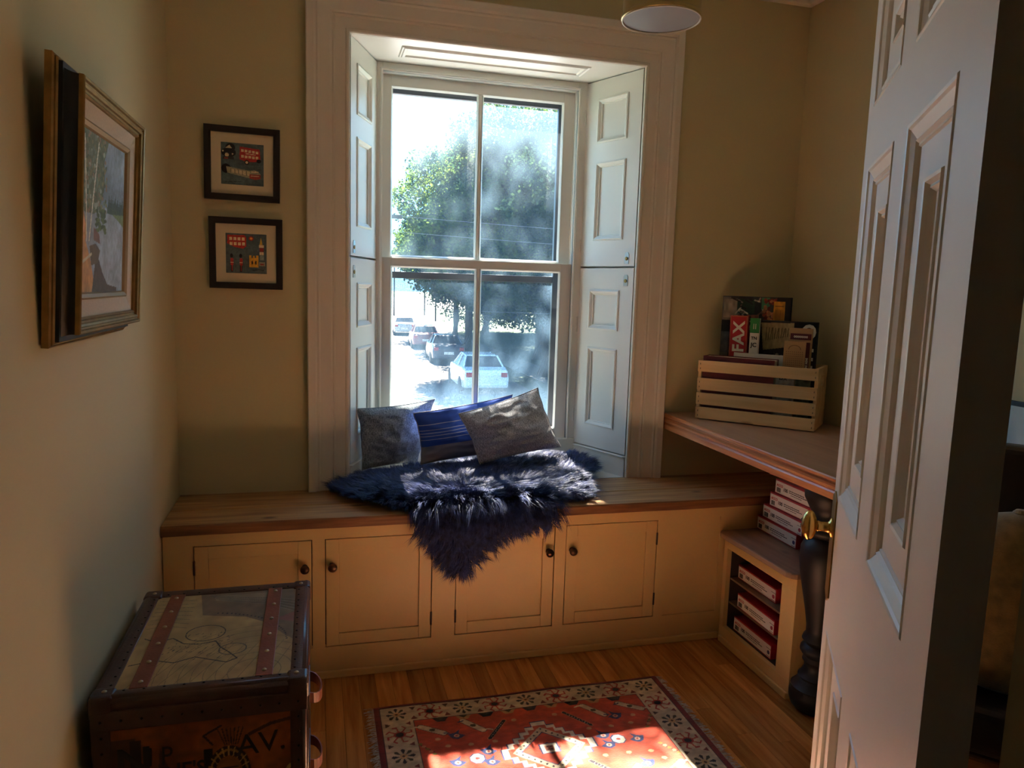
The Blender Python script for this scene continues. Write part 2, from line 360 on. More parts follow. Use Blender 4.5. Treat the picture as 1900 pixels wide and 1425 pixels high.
struct(MB().box(XL-0.1, -0.235, YD-0.14, YD, -0.06, ZC+0.05).box(0.6225, XR+0.1, YD-0.14, YD, -0.06, ZC+0.05).box(-0.235, 0.6225, YD-0.14, YD, 2.15, ZC+0.05).build('wall_back', WALLH))
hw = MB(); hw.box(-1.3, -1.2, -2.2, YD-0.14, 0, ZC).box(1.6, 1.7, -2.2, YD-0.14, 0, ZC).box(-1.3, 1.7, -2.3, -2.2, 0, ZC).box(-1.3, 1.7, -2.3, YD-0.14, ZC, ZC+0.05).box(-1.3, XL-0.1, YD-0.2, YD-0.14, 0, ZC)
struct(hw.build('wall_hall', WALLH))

# window casing
prof = [(0, 0), (0, 0.010), (0.004, 0.014), (0.012, 0.014), (0.016, 0.010), (0.052, 0.012), (0.058, 0.020), (0.064, 0.017), (0.070, 0.022), (0.108, 0.024), (0.114, 0.030), (0.121, 0.027), (0.128, 0.036), (0.152, 0.038), (0.156, 0.034), (0.156, 0)]
cs = MB(); cs.sweep(OX0-0.003, 0.593, OX1+0.003, OZ1, prof, FM, closed=False)
struct(cs.build('trim_1', TRIM))
# soffit of the recess, with its sunk panel
sf = empty('trim_2'); struct(sf)
Y2 = 3.196
def recess_x(y, side):   # the splayed sides
    t = (y-YW)/(Y2-YW); return (OX0 + t*0.121) if side < 0 else (OX1 - t*0.131)
MB().box(h0, h1, YW+0.002, Y2+0.06, OZ1, OZ1+0.02).build('soffit_board', SHUT, sf)
SM = basis((0, 0, OZ1), (1, 0, 0), (0, -1, 0), (0, 0, -1))
MB().sweep(0.345, -3.085, 1.07, -2.99, [(-0.004, 0.0), (0, 0.006), (0.010, 0.006), (0.014, 0.002), (0.020, 0.005), (0.024, 0)], SM).build('soffit_moulding', SHUT, sf)
# sill inside the recess, splayed aprons below the shutters
sl = empty('trim_3'); struct(sl)
MB().hexa([(h0, 2.897, 0.556), (h1, 2.897, 0.556), (h1, 3.26, 0.556), (h0, 3.26, 0.556)], [(h0, 2.897, 0.592), (h1, 2.897, 0.592), (h1, 3.26, 0.592), (h0, 3.26, 0.592)]).build('sill_board', SHUT, sl)
for sd_ in (-1, 1):
    a, b = recess_x(YW+0.004, sd_), recess_x(Y2, sd_); e = sd_*0.03
    MB().hexa([(a, YW+0.004, .592), (b, Y2, .592), (b+e, Y2, .592), (a+e, YW+0.004, .592)], [(a, YW+0.004, .676), (b, Y2, .676), (b+e, Y2, .676), (a+e, YW+0.004, .676)]).build('apron_board', SHUT, sl)
    MB().hexa([(a-e*0.25, YW+0.003, .676), (b-e*0.25, Y2, .676), (b+e, Y2, .676), (a+e, YW+0.003, .676)], [(a-e*.25, YW+0.003, .684), (b-e*.25, Y2, .684), (b+e, Y2, .684), (a+e, YW+0.003, .684)]).build('apron_cap', SHUT, sl, bevel=0.002)
    MB().hexa([(a+e, YW+0.004, .684), (b+e, Y2, .684), (b+2*e, Y2, .684), (a+2*e, YW+0.004, .684)], [(a+e*1.08, YW+0.004, OZ1), (b+e*1.08, Y2, OZ1), (b+2*e, Y2, OZ1), (a+2*e, YW+0.004, OZ1)]).build('reveal_lining', SHUT, sl)

# ------------------------------------------------------------------ window
win = struct(empty('window_1'))
fx0, fx1 = 0.245, 1.163
f = MB(); yf0, yf1 = 3.197, 3.285
f.box(fx0-0.06, fx0+0.024, yf0, yf1, 0.708, OZ1); f.box(fx1-0.040, fx1+0.06, yf0, yf1, 0.708, OZ1)
f.box(fx0+0.024, fx1-0.040, yf0+0.0004, yf1, 2.268, OZ1); f.box(fx0-0.02, fx1+0.02, yf0-0.006, yf1, 0.592, 0.708)
f.build('window_frame', SHUT, win, bevel=0.002)
bd = MB(); bd.sweep(fx0+0.024, 0.71, fx1-0.040, 2.268, [(0.0, -0.012), (0, 0.004), (0.006, 0.007), (0.011, 0.004), (0.012, 0)], basis((0, yf0, 0), (1, 0, 0), (0, 0, 1), (0, -1, 0)))
bd.build('stop_bead', SHUT, win)
gx0, gx1, gm = 0.309, 1.073, 0.693
def sash(name, y0, y1, z0, z1, gz0, gz1, x0=0.262, x1=1.128):
    s = MB(); s.box(x0, gx0, y0, y1, z0, z1); s.box(gx1, x1, y0, y1, z0, z1); s.box(gx0, gx1, y0, y1, z0, gz0); s.box(gx0, gx1, y0, y1, gz1, z1)
    so = s.build(name, SHUT, win, bevel=0.0015)
    MB().box(gm-0.009, gm+0.009, y0+0.002, y1-0.002, gz0, gz1).build('muntin', SHUT, so, bevel=0.004)
    g = MB().sweep(gx0, gz0, gm-0.009, gz1, [(0, -0.010), (-0.007, -0.012), (0, 0.0)], basis((0, y0, 0), (1, 0, 0), (0, 0, 1), (0, -1, 0)))
    g.sweep(gm+0.009, gz0, gx1, gz1, [(0, -0.010), (-0.007, -0.012), (0, 0.0)], basis((0, y0, 0), (1, 0, 0), (0, 0, 1), (0, -1, 0)))
    g.build('glazing_bead', SHUT, so)
    for a, b in ((gx0, gm-0.009), (gm+0.009, gx1)):
        MB().add([(a, y0+0.014, gz0), (b, y0+0.014, gz0), (b, y0+0.014, gz1), (a, y0+0.014, gz1)], [(0, 1, 2, 3)]).build('pane', GLASS, so)
    return so
sash('lower_sash', 3.212, 3.240, 0.708, 1.512, 0.752, 1.476)
sash('upper_sash', 3.246, 3.272, 1.505, 2.268, 1.518, 2.222)
# storm frame outside and the insect screen over the lower opening
st = MB(); sy0, sy1 = 3.335, 3.36
SX0, SX1 = 0.285, 1.078
st.box(0.20, SX0, sy0, sy1, 0.70, 2.34); st.box(SX1, 1.25, sy0, sy1, 0.70, 2.34); st.box(SX0, SX1, sy0, sy1, 2.215, 2.34); st.box(SX0, SX1, sy0, sy1, 0.70, 0.75); st.box(SX0, SX1, sy0+0.006, sy1-0.004, 1.425, 1.455)
st.build('storm_frame', DARKSTORM, win, bevel=0.002)
MB().box(0.20, h0, 3.285, 3.335, 0.6, 2.34).box(1.135, 1.33, 3.286, 3.334, 0.6, 2.34).box(0.2, 1.33, 3.286, 3.40, 2.30, 2.4).box(0.2, 1.33, 3.286, 3.40, 0.58, 0.72).box(0.09, 0.25, 3.286, 3.40, 0.58, 2.4).build('outer_lining', DARKSTORM, win)
MB().add([(SX0, 3.345, 0.75), (SX1, 3.345, 0.75), (SX1, 3.345, 1.43), (SX0, 3.345, 1.43)], [(0, 1, 2, 3)]).build('insect_screen', SCREEN, win)
MB().add([(SX0, 3.350, 1.45), (SX1, 3.350, 1.45), (SX1, 3.350, 2.22), (SX0, 3.350, 2.22)], [(0, 1, 2, 3)]).build('storm_pane', glassmat('storm_glass', (0.94, 0.97, 1.0), 0.012, 0.034, (.42, .66, .9)), win)

# ------------------------------------------------------------------ shutters
def shutter(side, upper):
    A = Vector((fx0 if side < 0 else fx1, Y2, 0)); B = Vector((OX0+0.001 if side < 0 else OX1-0.001, YW+0.003, 0)); W = (B-A).length; d = (B-A)/W
    n = Vector((0, 0, 1)).cross(d) if side < 0 else d.cross(Vector((0, 0, 1)))
    if n.x*side > 0: n = -n          # normal toward the opening
    z0, z1 = (1.503, 2.298) if upper else (0.690, 1.495)
    # local frame: X along s (hinge to room), Y up, Z = n ; keep it right-handed
    X = d; Z = n; Y = Vector((0, 0, 1))
    flip = X.cross(Y).dot(Z) < 0
    if flip: X = -d
    m = basis(A + Vector((0, 0, z0)), X, Y, Z); sg = -1 if flip else 1
    pos = ('right', 'left')[side < 0]; root = empty('window_shutter', m=m)
    tag(root, f"cream folding shutter leaf with two sunk panels, {'upper' if upper else 'lower'} one on the {pos} of the window", 'shutter', 'panelled window shutters')
    H = z1-z0; T = 0.026
    ps = [(0.076, 2.038-z0, 0.247, 2.216-z0), (0.078, 1.620-z0, 0.248, 1.948-z0)] if upper else [(0.07, 1.228-z0, 0.244, 1.396-z0), (0.073, 0.793-z0, 0.245, 1.14-z0)]
    f = MB(); R = lambda a, b, c_, e: f.box(sg*a, sg*c_, b, e, -T, 0)
    R(0, 0, ps[0][0], H); R(ps[0][2], 0, W, H); R(ps[0][0], ps[0][3], ps[0][2], H); R(ps[0][0], ps[1][3], ps[0][2], ps[0][1]); R(ps[0][0], 0, ps[0][2], ps[1][1])
    f.build('leaf_frame', SHUT, root)
    for p in ps:
        a, c_ = sorted((sg*p[0], sg*p[2]))
        MB().box(a, c_, p[1], p[3], -T+0.004, -0.010).build('panel', SHUT, root)
        MB().sweep(a, p[1], c_, p[3], [(0.004, 0), (0.004, 0.003), (-0.002, 0.005), (-0.008, 0.001), (-0.012, -0.003), (-0.016, -0.004), (-0.018, -0.010)]).build('moulding', SHUT, root)
    hz = [(0.06, 0.12), (H-0.18, H-0.11)] if upper else [(0.10, 0.16), (H-0.29, H-0.22)]
    for a, b in hz:
        MB().box(-0.004*sg-0.004, -0.004*sg+0.004, a, b, -0.003, 0.008).build('hinge', SHUT, root, bevel=0.0015)
    lz = (1.535 if upper else 1.441)-z0; ls = sg*(0.283)
    lk = MB(); lk.prism([(ls-0.012, lz-0.022), (ls+0.012, lz-0.022), (ls+0.012, lz+0.018), (ls+0.006, lz+0.026), (ls-0.006, lz+0.026), (ls-0.012, lz+0.018)], 0, 0.002)
    lo = lk.build('latch_plate', STEEL, root)
    MB().lathe([(0.008, 0.002), (0.008, 0.004), (0.005, 0.005), (0.001, 0.005)], 14, Matrix.Translation((ls, lz, 0))).build('latch_ring', BRASSD, lo, smooth=False)
for sd_ in (-1, 1):
    for up_ in (True, False): shutter(sd_, up_)

# ------------------------------------------------------------------ window seat
seat = empty('window_seat_cabinet', (0, YB, 0)); tag(seat, 'long built-in tan painted cupboard bench with four panelled doors under the window', 'cabinet')
def lp(m): return m     # coordinates below are relative to the front plane
doors = [(-0.401, -0.018, -1, 'r'), (0.025, 0.402, -1, 'l'), (0.488, 0.868, 1, 'r'), (0.911, 1.291, 1, 'l')]
DZ0, DZ1 = 0.115, 0.513
ff = MB(); xs = [XL+0.006]
T = 0.022
edges = [XL+0.004] + [v for d_ in doors for v in (d_[0], d_[1])] + [XR-0.004]
ff.box(edges[0], edges[-1], 0, T, 0.0, DZ0); ff.box(edges[0], edges[-1], 0, T, DZ1, 0.556)
for i in range(0, len(edges), 2):
    if i == len(edges)-2:
        ff.box(edges[i], 1.330, 0, T, DZ0, DZ1); ff.box(1.566, edges[-1], 0, T, DZ0, DZ1); ff.box(1.33, 1.566, 0.006, T, DZ0, DZ1)
    else: ff.box(edges[i], edges[i+1], 0, T, DZ0, DZ1)
ff.build('face_frame', BUILT, seat)
MB().box(XL+0.004, XR-0.004, T, 0.34, 0.0, 0.02).box(XL+0.004, XR-0.004, 0.33, 0.345, 0.02, 0.556).build('carcass', DARKIN, seat)
MB().box(XL+0.004, 1.583, -0.010, 0, 0.0, 0.028).build('base_shoe', BUILT, seat, bevel=0.004)
for x0, x1, _, kn in doors:
    g = 0.003; a, b = x0+g, x1-g; z0, z1 = DZ0+g, DZ1-g; sw = 0.044
    d_ = MB(); d_.box(a, a+sw, 0.001, 0.02, z0, z1).box(b-sw, b, 0.001, 0.02, z0, z1).box(a+sw, b-sw, 0.001, 0.02, z0, z0+sw).box(a+sw, b-sw, 0.001, 0.02, z1-sw, z1).box(a+sw, b-sw, 0.008, 0.018, z0+sw, z1-sw)
    do = d_.build('cabinet_door', BUILT, seat, bevel=0.0012)
    kx = (b-0.022) if kn == 'r' else (a+0.022)
    KM = basis((kx, 0.001, 0.415), (1, 0, 0), (0, 0, 1), (0, -1, 0))
    MB().lathe([(0.011, 0), (0.011, 0.002), (0.005, 0.004), (0.005, 0.012), (0.010, 0.015), (0.0155, 0.020), (0.0155, 0.026), (0.011, 0.031), (0.004, 0.033), (0.0005, 0.0332)], 20, KM).build('knob', BRONZE, do, smooth=True)
    hx = a-0.001 if kn == 'r' else b+0.001
    for hz in (DZ0+0.075, DZ1-0.075):
        MB().lathe([(0.0035, -0.024), (0.0035, 0.024)], 10, Matrix.Translation((hx, -0.001, hz))).build('hinge', IRON, do)
# seat boards
stp = empty('wooden_bench_top', (0, 0, 0)); tag(stp, 'worn two-board pine top of the window bench with dark knots and cracks', 'bench top')
def live_board(y0, y1, x0, x1, z0, z1, wob0, wob1, name='board'):
    n = 90; mb = MB(); vs = []; fs = []
    for i in range(n+1):
        x = x0+(x1-x0)*i/n
        e0 = wob0*noise.noise(Vector((x*2.2, 0.3, y0*9))) + wob0*0.35*noise.noise(Vector((x*11, 3.3, y0)))
        e1 = wob1*noise.noise(Vector((x*3.0, 7.3, y1*9)))
        b = 0.004; ya, yb = y0+e0, y1+e1
        vs += [(x, ya+b*0.4, z0), (x, ya, z0+b), (x, ya+0.0015, z1-b*1.4), (x, ya+b*1.6, z1), (x, yb-0.002, z1), (x, yb, z1-0.003), (x, yb, z0)]
    for i in range(n):
        for j in range(7):
            a = i*7+j; c_ = i*7+(j+1) % 7; fs.append((a, c_, c_+7, a+7))
    fs.append(tuple(range(7))); fs.append(tuple(n*7+j for j in range(7)))
    mb.add(vs, fs); o = mb.build(name, SEAT, stp)
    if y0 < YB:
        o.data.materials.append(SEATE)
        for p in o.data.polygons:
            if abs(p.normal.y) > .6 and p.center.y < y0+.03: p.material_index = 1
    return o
live_board(YB-0.020, 2.688, XL+0.003, XR-0.003, 0.557, 0.592, 0.009, 0.002)
live_board(2.692, 2.893, XL+0.003, XR-0.003, 0.557, 0.5925, 0.002, 0.0)

# ------------------------------------------------------------------ low bookcase on the right
XC = 1.583; YC0 = 2.065
lc = empty('low_bookcase', (XC, YC0, 0)); tag(lc, 'low tan open-fronted shelf unit below the desk, meeting the window bench at its corner', 'bookcase')
L_ = lc.location; y0c, y1c = 0, YB-0.012-YC0; oy0, oy1 = 2.145-YC0, 2.502-YC0
m = MB(); m.box(0, 0.02, 0, y1c, 0, 0.066).box(0, 0.02, 0, y1c, 0.392, 0.440).box(0, 0.02, 0, oy0, 0.066, 0.392).box(0, 0.02, oy1, y1c, 0.066, 0.392)
m.build('face_frame', BUILT, lc, bevel=0.001)
MB().box(0.02, XR-XC-0.005, 0, 0.02, 0, 0.44).build('end_panel', BUILT, lc)
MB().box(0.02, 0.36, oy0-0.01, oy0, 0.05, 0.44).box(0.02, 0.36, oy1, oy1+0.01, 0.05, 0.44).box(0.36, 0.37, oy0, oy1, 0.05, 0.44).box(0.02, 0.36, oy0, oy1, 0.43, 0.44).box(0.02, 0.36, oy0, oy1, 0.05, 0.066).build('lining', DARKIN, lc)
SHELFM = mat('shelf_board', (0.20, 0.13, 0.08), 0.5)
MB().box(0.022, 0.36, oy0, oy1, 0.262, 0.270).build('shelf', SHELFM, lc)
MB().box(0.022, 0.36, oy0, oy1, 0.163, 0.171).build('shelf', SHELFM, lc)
MB().box(-0.010, 0, 0, y1c-0.012, 0, 0.026).build('base_shoe', BUILT, lc, bevel=0.004)
# top board with a rounded front corner
pl = [(-0.032, 0.02), (-0.024, 0.002), (-0.008, -0.010), (XR-XC-0.006, -0.010), (XR-XC-0.006, y1c), (-0.020, y1c), (-0.036, y1c-0.02), (-0.040, y1c-0.08), (-0.034, 0.20)]
MB().prism(pl, 0.441, 0.462).build('top_board', woodmat('bookcase_top', (0.22, 0.13, 0.075), (0.36, 0.22, 0.13), 1, 0.5, knots=0.5, rand=0, gscale=5, bump=0.3), lc, bevel=0.005)

# ------------------------------------------------------------------ desk
DX0, DY0, DZT = 1.452, 1.70, 0.877
dk = empty('desk', (DX0, DY0, 0)); tag(dk, 'wooden corner desk with a stepped moulded edge on one black turned leg', 'desk')
MB().box(0.018, XR-DX0-0.003, 0.018, YW-DY0-0.003, DZT-0.026, DZT).build('desktop', DESKT, dk)
ep = [(-0.0, 0), (0.008, 0), (0.012, -0.004), (0.012, -0.012), (0.004, -0.016), (0.004, -0.022), (0.014, -0.027), (0.014, -0.034), (0.006, -0.038), (0.012, -0.046), (0.012, -0.066), (0.0, -0.070), (-0.006, -0.070)]
em = MB(); vs = []; fs = []
for u, d in ep:
    vs += [(0.018-u, YW-DY0-0.003, DZT+d), (0.018-u, 0.018-u, DZT+d), (XR-DX0-0.003, 0.018-u, DZT+d)]
for j in range(len(ep)-1):
    for i in range(2): a = j*3+i; fs.append((a, a+1, a+4, a+3))
em.add(vs, fs); e_ = em.build('edge_moulding', DESKE, dk)
MB().box(0.024, 0.044, 0.03, YW-DY0-0.003, DZT-0.070, DZT-0.026).box(0.03, XR-DX0-0.003, 0.03, 0.05, DZT-0.07, DZT-0.026).build('apron', DESKE, dk)
lx, ly = 1.640, 2.0
LP = [(0.050, 0.0), (0.066, 0.006), (0.078, 0.020), (0.084, 0.042), (0.084, 0.060), (0.078, 0.074), (0.080, 0.084), (0.070, 0.092), (0.062, 0.104), (0.056, 0.112), (0.060, 0.120), (0.052, 0.128), (0.042, 0.150), (0.042, 0.166), (0.050, 0.176), (0.046, 0.190), (0.054, 0.200), (0.060, 0.210), (0.058, 0.222), (0.044, 0.234), (0.050, 0.244), (0.056, 0.250), (0.052, 0.262), (0.045, 0.272), (0.046, 0.300), (0.054, 0.350), (0.068, 0.420), (0.080, 0.480), (0.086, 0.530), (0.084, 0.570), (0.070, 0.600), (0.058, 0.612), (0.074, 0.618), (0.086, 0.626), (0.090, 0.638), (0.084, 0.648), (0.090, 0.656), (0.082, 0.668), (0.062, 0.676), (0.058, 0.690), (0.070, 0.712), (0.084, 0.740), (0.086, 0.762), (0.078, 0.786), (0.060, 0.8065)]
leg = MB().lathe(LP, 40, Matrix.Translation((lx-DX0, ly-DY0, 0))).build('leg', BLACK, dk, smooth=True)
leg['label'] = 'black turned baluster leg'
es = leg.modifiers.new('es', 'EDGE_SPLIT'); es.split_angle = math.radians(50)

# ------------------------------------------------------------------ door
dv = Vector((0.53973, 0.84184, 0)).normalized(); dn = Vector((dv.y, -dv.x, 0))
P0 = Vector((0.58248584, 0.55471346, 0)); DW = 0.812; DH = 2.06; DT = 0.045
door = empty('door_1', m=basis(P0, -dv, (0, 0, 1), -dn)); struct(door)   # local x: 0 hinge edge, negative to the latch edge; z out of the visible face
vst = [(-DW, -0.742), (-0.490, -0.378), (-0.122, 0)]
op = [(-0.742, -0.490), (-0.378, -0.122)]; rz = [(0.012, 0.22), (0.735, 1.013), (1.634, 1.748), (1.96, DH)]; pz = [(0.22, 0.735), (1.013, 1.634), (1.748, 1.96)]
d_ = MB()
for a, b in vst: d_.box(a, b, 0.012, DH, -DT, 0)
for a, b in rz:
    for c0, c1 in op: d_.box(c0, c1, a, b, -DT, 0)
d_.build('door_leaf', DOORP, door)
for a, b in op:
    for c0, c1 in pz:
        MB().sweep(a, c0, b, c1, [(0.003, 0), (0.001, 0.002), (-0.003, 0.001), (-0.006, -0.002), (-0.020, -0.008), (-0.023, -0.006), (-0.027, -0.010), (-0.031, -0.009), (-0.034, -0.013)]).build('panel_moulding', DOORP, door)
        i = 0.082; i = min(i, (b-a)*0.33)
        w_ = MB(); w_.box(a, a+i, c0, c1, -0.022, -0.012).box(b-i, b, c0, c1, -0.022, -0.012).box(a+i, b-i, c0, c0+i, -0.022, -0.012).box(a+i, b-i, c1-i, c1, -0.022, -0.012).box(a+i, b-i, c0+i, c1-i, -0.030, -0.022)
        w_.sweep(a+i, c0+i, b-i, c1-i, [(0.002, -0.012), (0, -0.009), (-0.004, -0.010), (-0.008, -0.016), (-0.012, -0.015), (-0.016, -0.020), (-0.018, -0.022)])
        w_.build('panel', DOORP, door)
px = -0.783
MB().prism([(px-0.027, 0.800), (px, 0.785), (px+0.027, 0.800), (px+0.027, 1.000), (px, 1.015), (px-0.027, 1.000)], 0, 0.003).build('knob_plate', BRASSD, door, bevel=0.001)
KM = Matrix.Translation((px+0.004, 0.940, 0.003))
kb = MB().lathe([(0.020, 0), (0.020, 0.003), (0.013, 0.006), (0.010, 0.010), (0.0095, 0.022), (0.011, 0.026), (0.010, 0.030)], 24, KM)
ko = kb.build('knob', BRASS, door, smooth=True)
ke = MB(); seg = []
for i in range(13):
    t = i/12*PI; seg.append((math.sin(t), math.cos(t)))
vs = []; fs = []; n = 28
for s_, c_ in seg:
    for k in range(n):
        a = 2*PI*k/n; vs.append((0.021*s_*math.cos(a), 0.031*s_*math.sin(a), 0.043-0.015*c_))
for j in range(12):
    for k in range(n): q = j*n+k; r = j*n+(k+1) % n; fs.append((q, r, r+n, q+n))
MB().add(vs, fs, KM).build('knob_head', BRASS, ko, smooth=True)
MB().box(-DW-0.001, -DW+0.001, 0.86, 0.99, -0.034, -0.010).box(-DW-0.006, -DW, 0.915, 0.945, -0.028, -0.016).build('latch_plate', BRASSD, door)
for hz in (0.25, 1.90):
    MB().lathe([(0.006, -0.05), (0.006, 0.05)], 12, basis((0.003, hz, -DT-0.004), (1, 0, 0), (0, 0, 1), (0, 1, 0))).build('hinge', BRASSD, door)

# ------------------------------------------------------------------ rug
RW, RL = 1.015, 0.65; RX0, RY1 = 0.175, 2.297
rug = empty('oriental_rug', (RX0, RY1-RL, 0)); tag(rug, 'small red oriental rug with ivory flowered border and fringed ends, on the wooden floor', 'rug')
cv = Cv(430, 276, rgb('#7a2222'))
cm = lambda x: x  # metres
def U(x, y): return (x/RW, y/RL)
IV = rgb('#c9b79a'); OR = rgb('#c2492f'); DK = rgb('#1d1c28'); NV = rgb('#2c3a66'); RD = rgb('#a5302a'); GO = rgb('#c9a273'); BR = rgb('#4a2a1c'); WH = rgb('#e2d6c2'); GN = rgb('#3b3a26')
def R(x0, y0, x1, y1, c): a = U(x0, y0); b = U(x1, y1); cv.rect(a[0], a[1], b[0], b[1], c)
def P(pts, c): cv.poly([U(*p) for p in pts], c)
def Ln(pts, t, c): cv.line([U(*p) for p in pts], t/RL, c, asp=RW/RL)
def El(x, y, rx, ry, c): a = U(x, y); cv.ell(a[0], a[1], rx/RW, ry/RL, c)
R(0.018, 0.010, RW-0.018, RL-0.010, DK); R(0.022, 0.014, RW-0.022, RL-0.014, IV)
bw = 0.098
R(0.022+bw, 0.014+0.082, RW-0.022-bw, RL-0.014-0.082, DK); fxa, fya = 0.025+bw, 0.017+0.082; R(fxa, fya, RW-fxa, RL-fya, OR)
def flower(cx, cy, s, kind):
    if kind == 0:
        for k in range(8):
            a = k*PI/4+0.2; Ln([(cx+0.3*s*math.cos(a), cy+0.3*s*math.sin(a)), (cx+s*math.cos(a), cy+s*math.sin(a))], 0.0052, RD if k % 2 else rgb('#b5482c'))
            Ln([(cx+s*math.cos(a), cy+s*math.sin(a)), (cx+s*math.cos(a)+0.012*math.cos(a+1.4), cy+s*math.sin(a)+0.012*math.sin(a+1.4))], 0.006, RD)
        El(cx, cy, s*.5, s*.42, RD); El(cx, cy, s*.33, s*.28, DK)
    else:
        for k in range(8):
            a = k*PI/4; P([(cx+s*.25*math.cos(a), cy+s*.25*math.sin(a)), (cx+s*.8*math.cos(a-.22), cy+s*.8*math.sin(a-.22)), (cx+s*.95*math.cos(a), cy+s*.95*math.sin(a)), (cx+s*.8*math.cos(a+.22), cy+s*.8*math.sin(a+.22))], GN if k % 2 else DK)
        El(cx, cy, s*.3, s*.3, GO); El(cx, cy, s*.12, s*.12, BR)
def tri(cx, cy, s, c, a=0):
    P([(cx+s*math.cos(a+2.094*k), cy+s*math.sin(a+2.094*k)) for k in range(3)], c)
n = 9; cx0 = 0.022+bw/2
for i in range(n):
    x = cx0+(RW-2*cx0)*i/(n-1)
    for y in (0.014+0.041, RL-0.014-0.041):
        flower(x, y, 0.036, 1 if i % 2 == 0 else 0)
        if i < n-1:
            xm = x+(RW-2*cx0)/(n-1)/2; tri(xm, y+0.028, 0.013, BR, -PI/2); tri(xm, y-0.028, 0.013, rgb('#70241f'), PI/2)
m_ = 5
for i in range(1, m_-0):
    y = 0.055+(RL-0.11)*i/m_
    for x in (cx0, RW-cx0): flower(x, y, 0.038, i % 2)
for i in range(m_):
    y = 0.055+(RL-0.11)*(i+0.5)/m_
    for x in (cx0, RW-cx0): tri(x-0.034, y, 0.011, BR, 0); tri(x+0.034, y, 0.011, rgb('#70241f'), PI)
cx, cy = RW/2, RL/2
def fx(x): return cx+x
for sy in (1, -1):                                     # stepped edge motifs
    for k in range(-4, 5):
        if k == 0 or True:
            x = cx+k*0.075; y = cy+sy*(RL/2-fya)
            P([(x-0.026, y), (x+0.026, y), (x+0.012, y-sy*0.022), (x-0.012, y-sy*0.022)], rgb('#b58a5c') if k % 2 else DK)
            P([(x-0.014, y), (x+0.014, y), (x, y-sy*0.014)], GN)
def diamond(hx, hy, c, step=0):
    if not step: P([(cx-hx, cy), (cx, cy+hy), (cx+hx, cy), (cx, cy-hy)], c); return
    q = []; N = step
    corners = [(-hx, 0), (0, hy), (hx, 0), (0, -hy)]
    for i in range(4):
        a = corners[i]; b = corners[(i+1) % 4]
        for k in range(N):
            t = k/N; t2 = (k+1)/N; p = (a[0]+(b[0]-a[0])*t, a[1]+(b[1]-a[1])*t); r = (a[0]+(b[0]-a[0])*t2, a[1]+(b[1]-a[1])*t2)
            q += [(cx+p[0], cy+p[1]), ((cx+r[0], cy+p[1]) if i % 2 else (cx+p[0], cy+r[1]))]
    P(q, c)
diamond(0.152, 0.142, NV, 6); diamond(0.147, 0.137, WH, 6); diamond(0.128, 0.118, rgb('#c7583a'), 6); diamond(0.118, 0.110, IV)
for i in range(4):
    cs4 = [(-0.104, 0), (0, 0.097), (0.104, 0), (0, -0.097)]; a = cs4[i]; b = cs4[(i+1) % 4]
    for k in range(7): t = k/7; El(cx+a[0]+(b[0]-a[0])*t, cy+a[1]+(b[1]-a[1])*t, 0.0034, 0.0034, DK)
diamond(0.090, 0.083, NV); diamond(0.086, 0.079, OR)
P([(cx-0.034, cy+0.002), (cx-0.002, cy+0.030), (cx+0.034, cy-0.002), (cx+0.002, cy-0.030)], NV)
R(cx-0.030, cy-0.024, cx+0.030, cy+0.024, NV); R(cx-0.027, cy-0.021, cx+0.027, cy+0.021, WH); R(cx-0.015, cy-0.012, cx+0.015, cy+0.012, rgb('#b56a55'))
for q in ((-.006, .007), (.006, .007), (-.006, -.006), (.006, -.006)): El(cx+q[0], cy+q[1], .003, .003, BR)
def stick(x, y, L, a, c=DK):
    d = (math.cos(a)*L/2, math.sin(a)*L/2); Ln([(x-d[0], y-d[1]), (x+d[0], y+d[1])], 0.015, rgb('#d08a66')); Ln([(x-d[0], y-d[1]), (x+d[0], y+d[1])], 0.011, c)
    for k in range(9): t = (k/8-.5)*1.5; El(x+d[0]*t, y+d[1]*t, .0016, .0016, WH)
def bird(x, y, s=1):
    P([(x-.026*s, y-.006), (x-.008*s, y+.006), (x-.014*s, y+.028), (x+.004*s, y+.012), (x+.026*s, y+.008), (x+.016*s, y-.014), (x, y-.022), (x-.014*s, y-.016)], NV); El(x, y-.004, .009, .008, rgb('#d7a58a')); El(x, y-.004, .004, .004, RD)
def ros(x, y):
    P([(x+.026*math.cos(PI/8+k*PI/4), y+.026*math.sin(PI/8+k*PI/4)) for k in range(8)], NV); P([(x+.022*math.cos(PI/8+k*PI/4), y+.022*math.sin(PI/8+k*PI/4)) for k in range(8)], WH); El(x, y, .007, .006, RD)
def comb(x, y, s=1, a=0.8):
    d = (math.cos(a)*.04*s, math.sin(a)*.04); Ln([(x-d[0], y-d[1]), (x+d[0], y+d[1])], .026, BR); Ln([(x-d[0], y-d[1]), (x+d[0], y+d[1])], .021, IV); El(x, y, .009, .008, GN)
    Ln([(x-d[0], y-d[1]), (x-d[0]-.018*s, y-d[1]+.002), (x-d[0]-.03*s, y-d[1]-.004)], .006, rgb('#d8c9ae')); Ln([(x+d[0], y+d[1]), (x+d[0]+.016*s, y+d[1]-.004)], .005, NV)
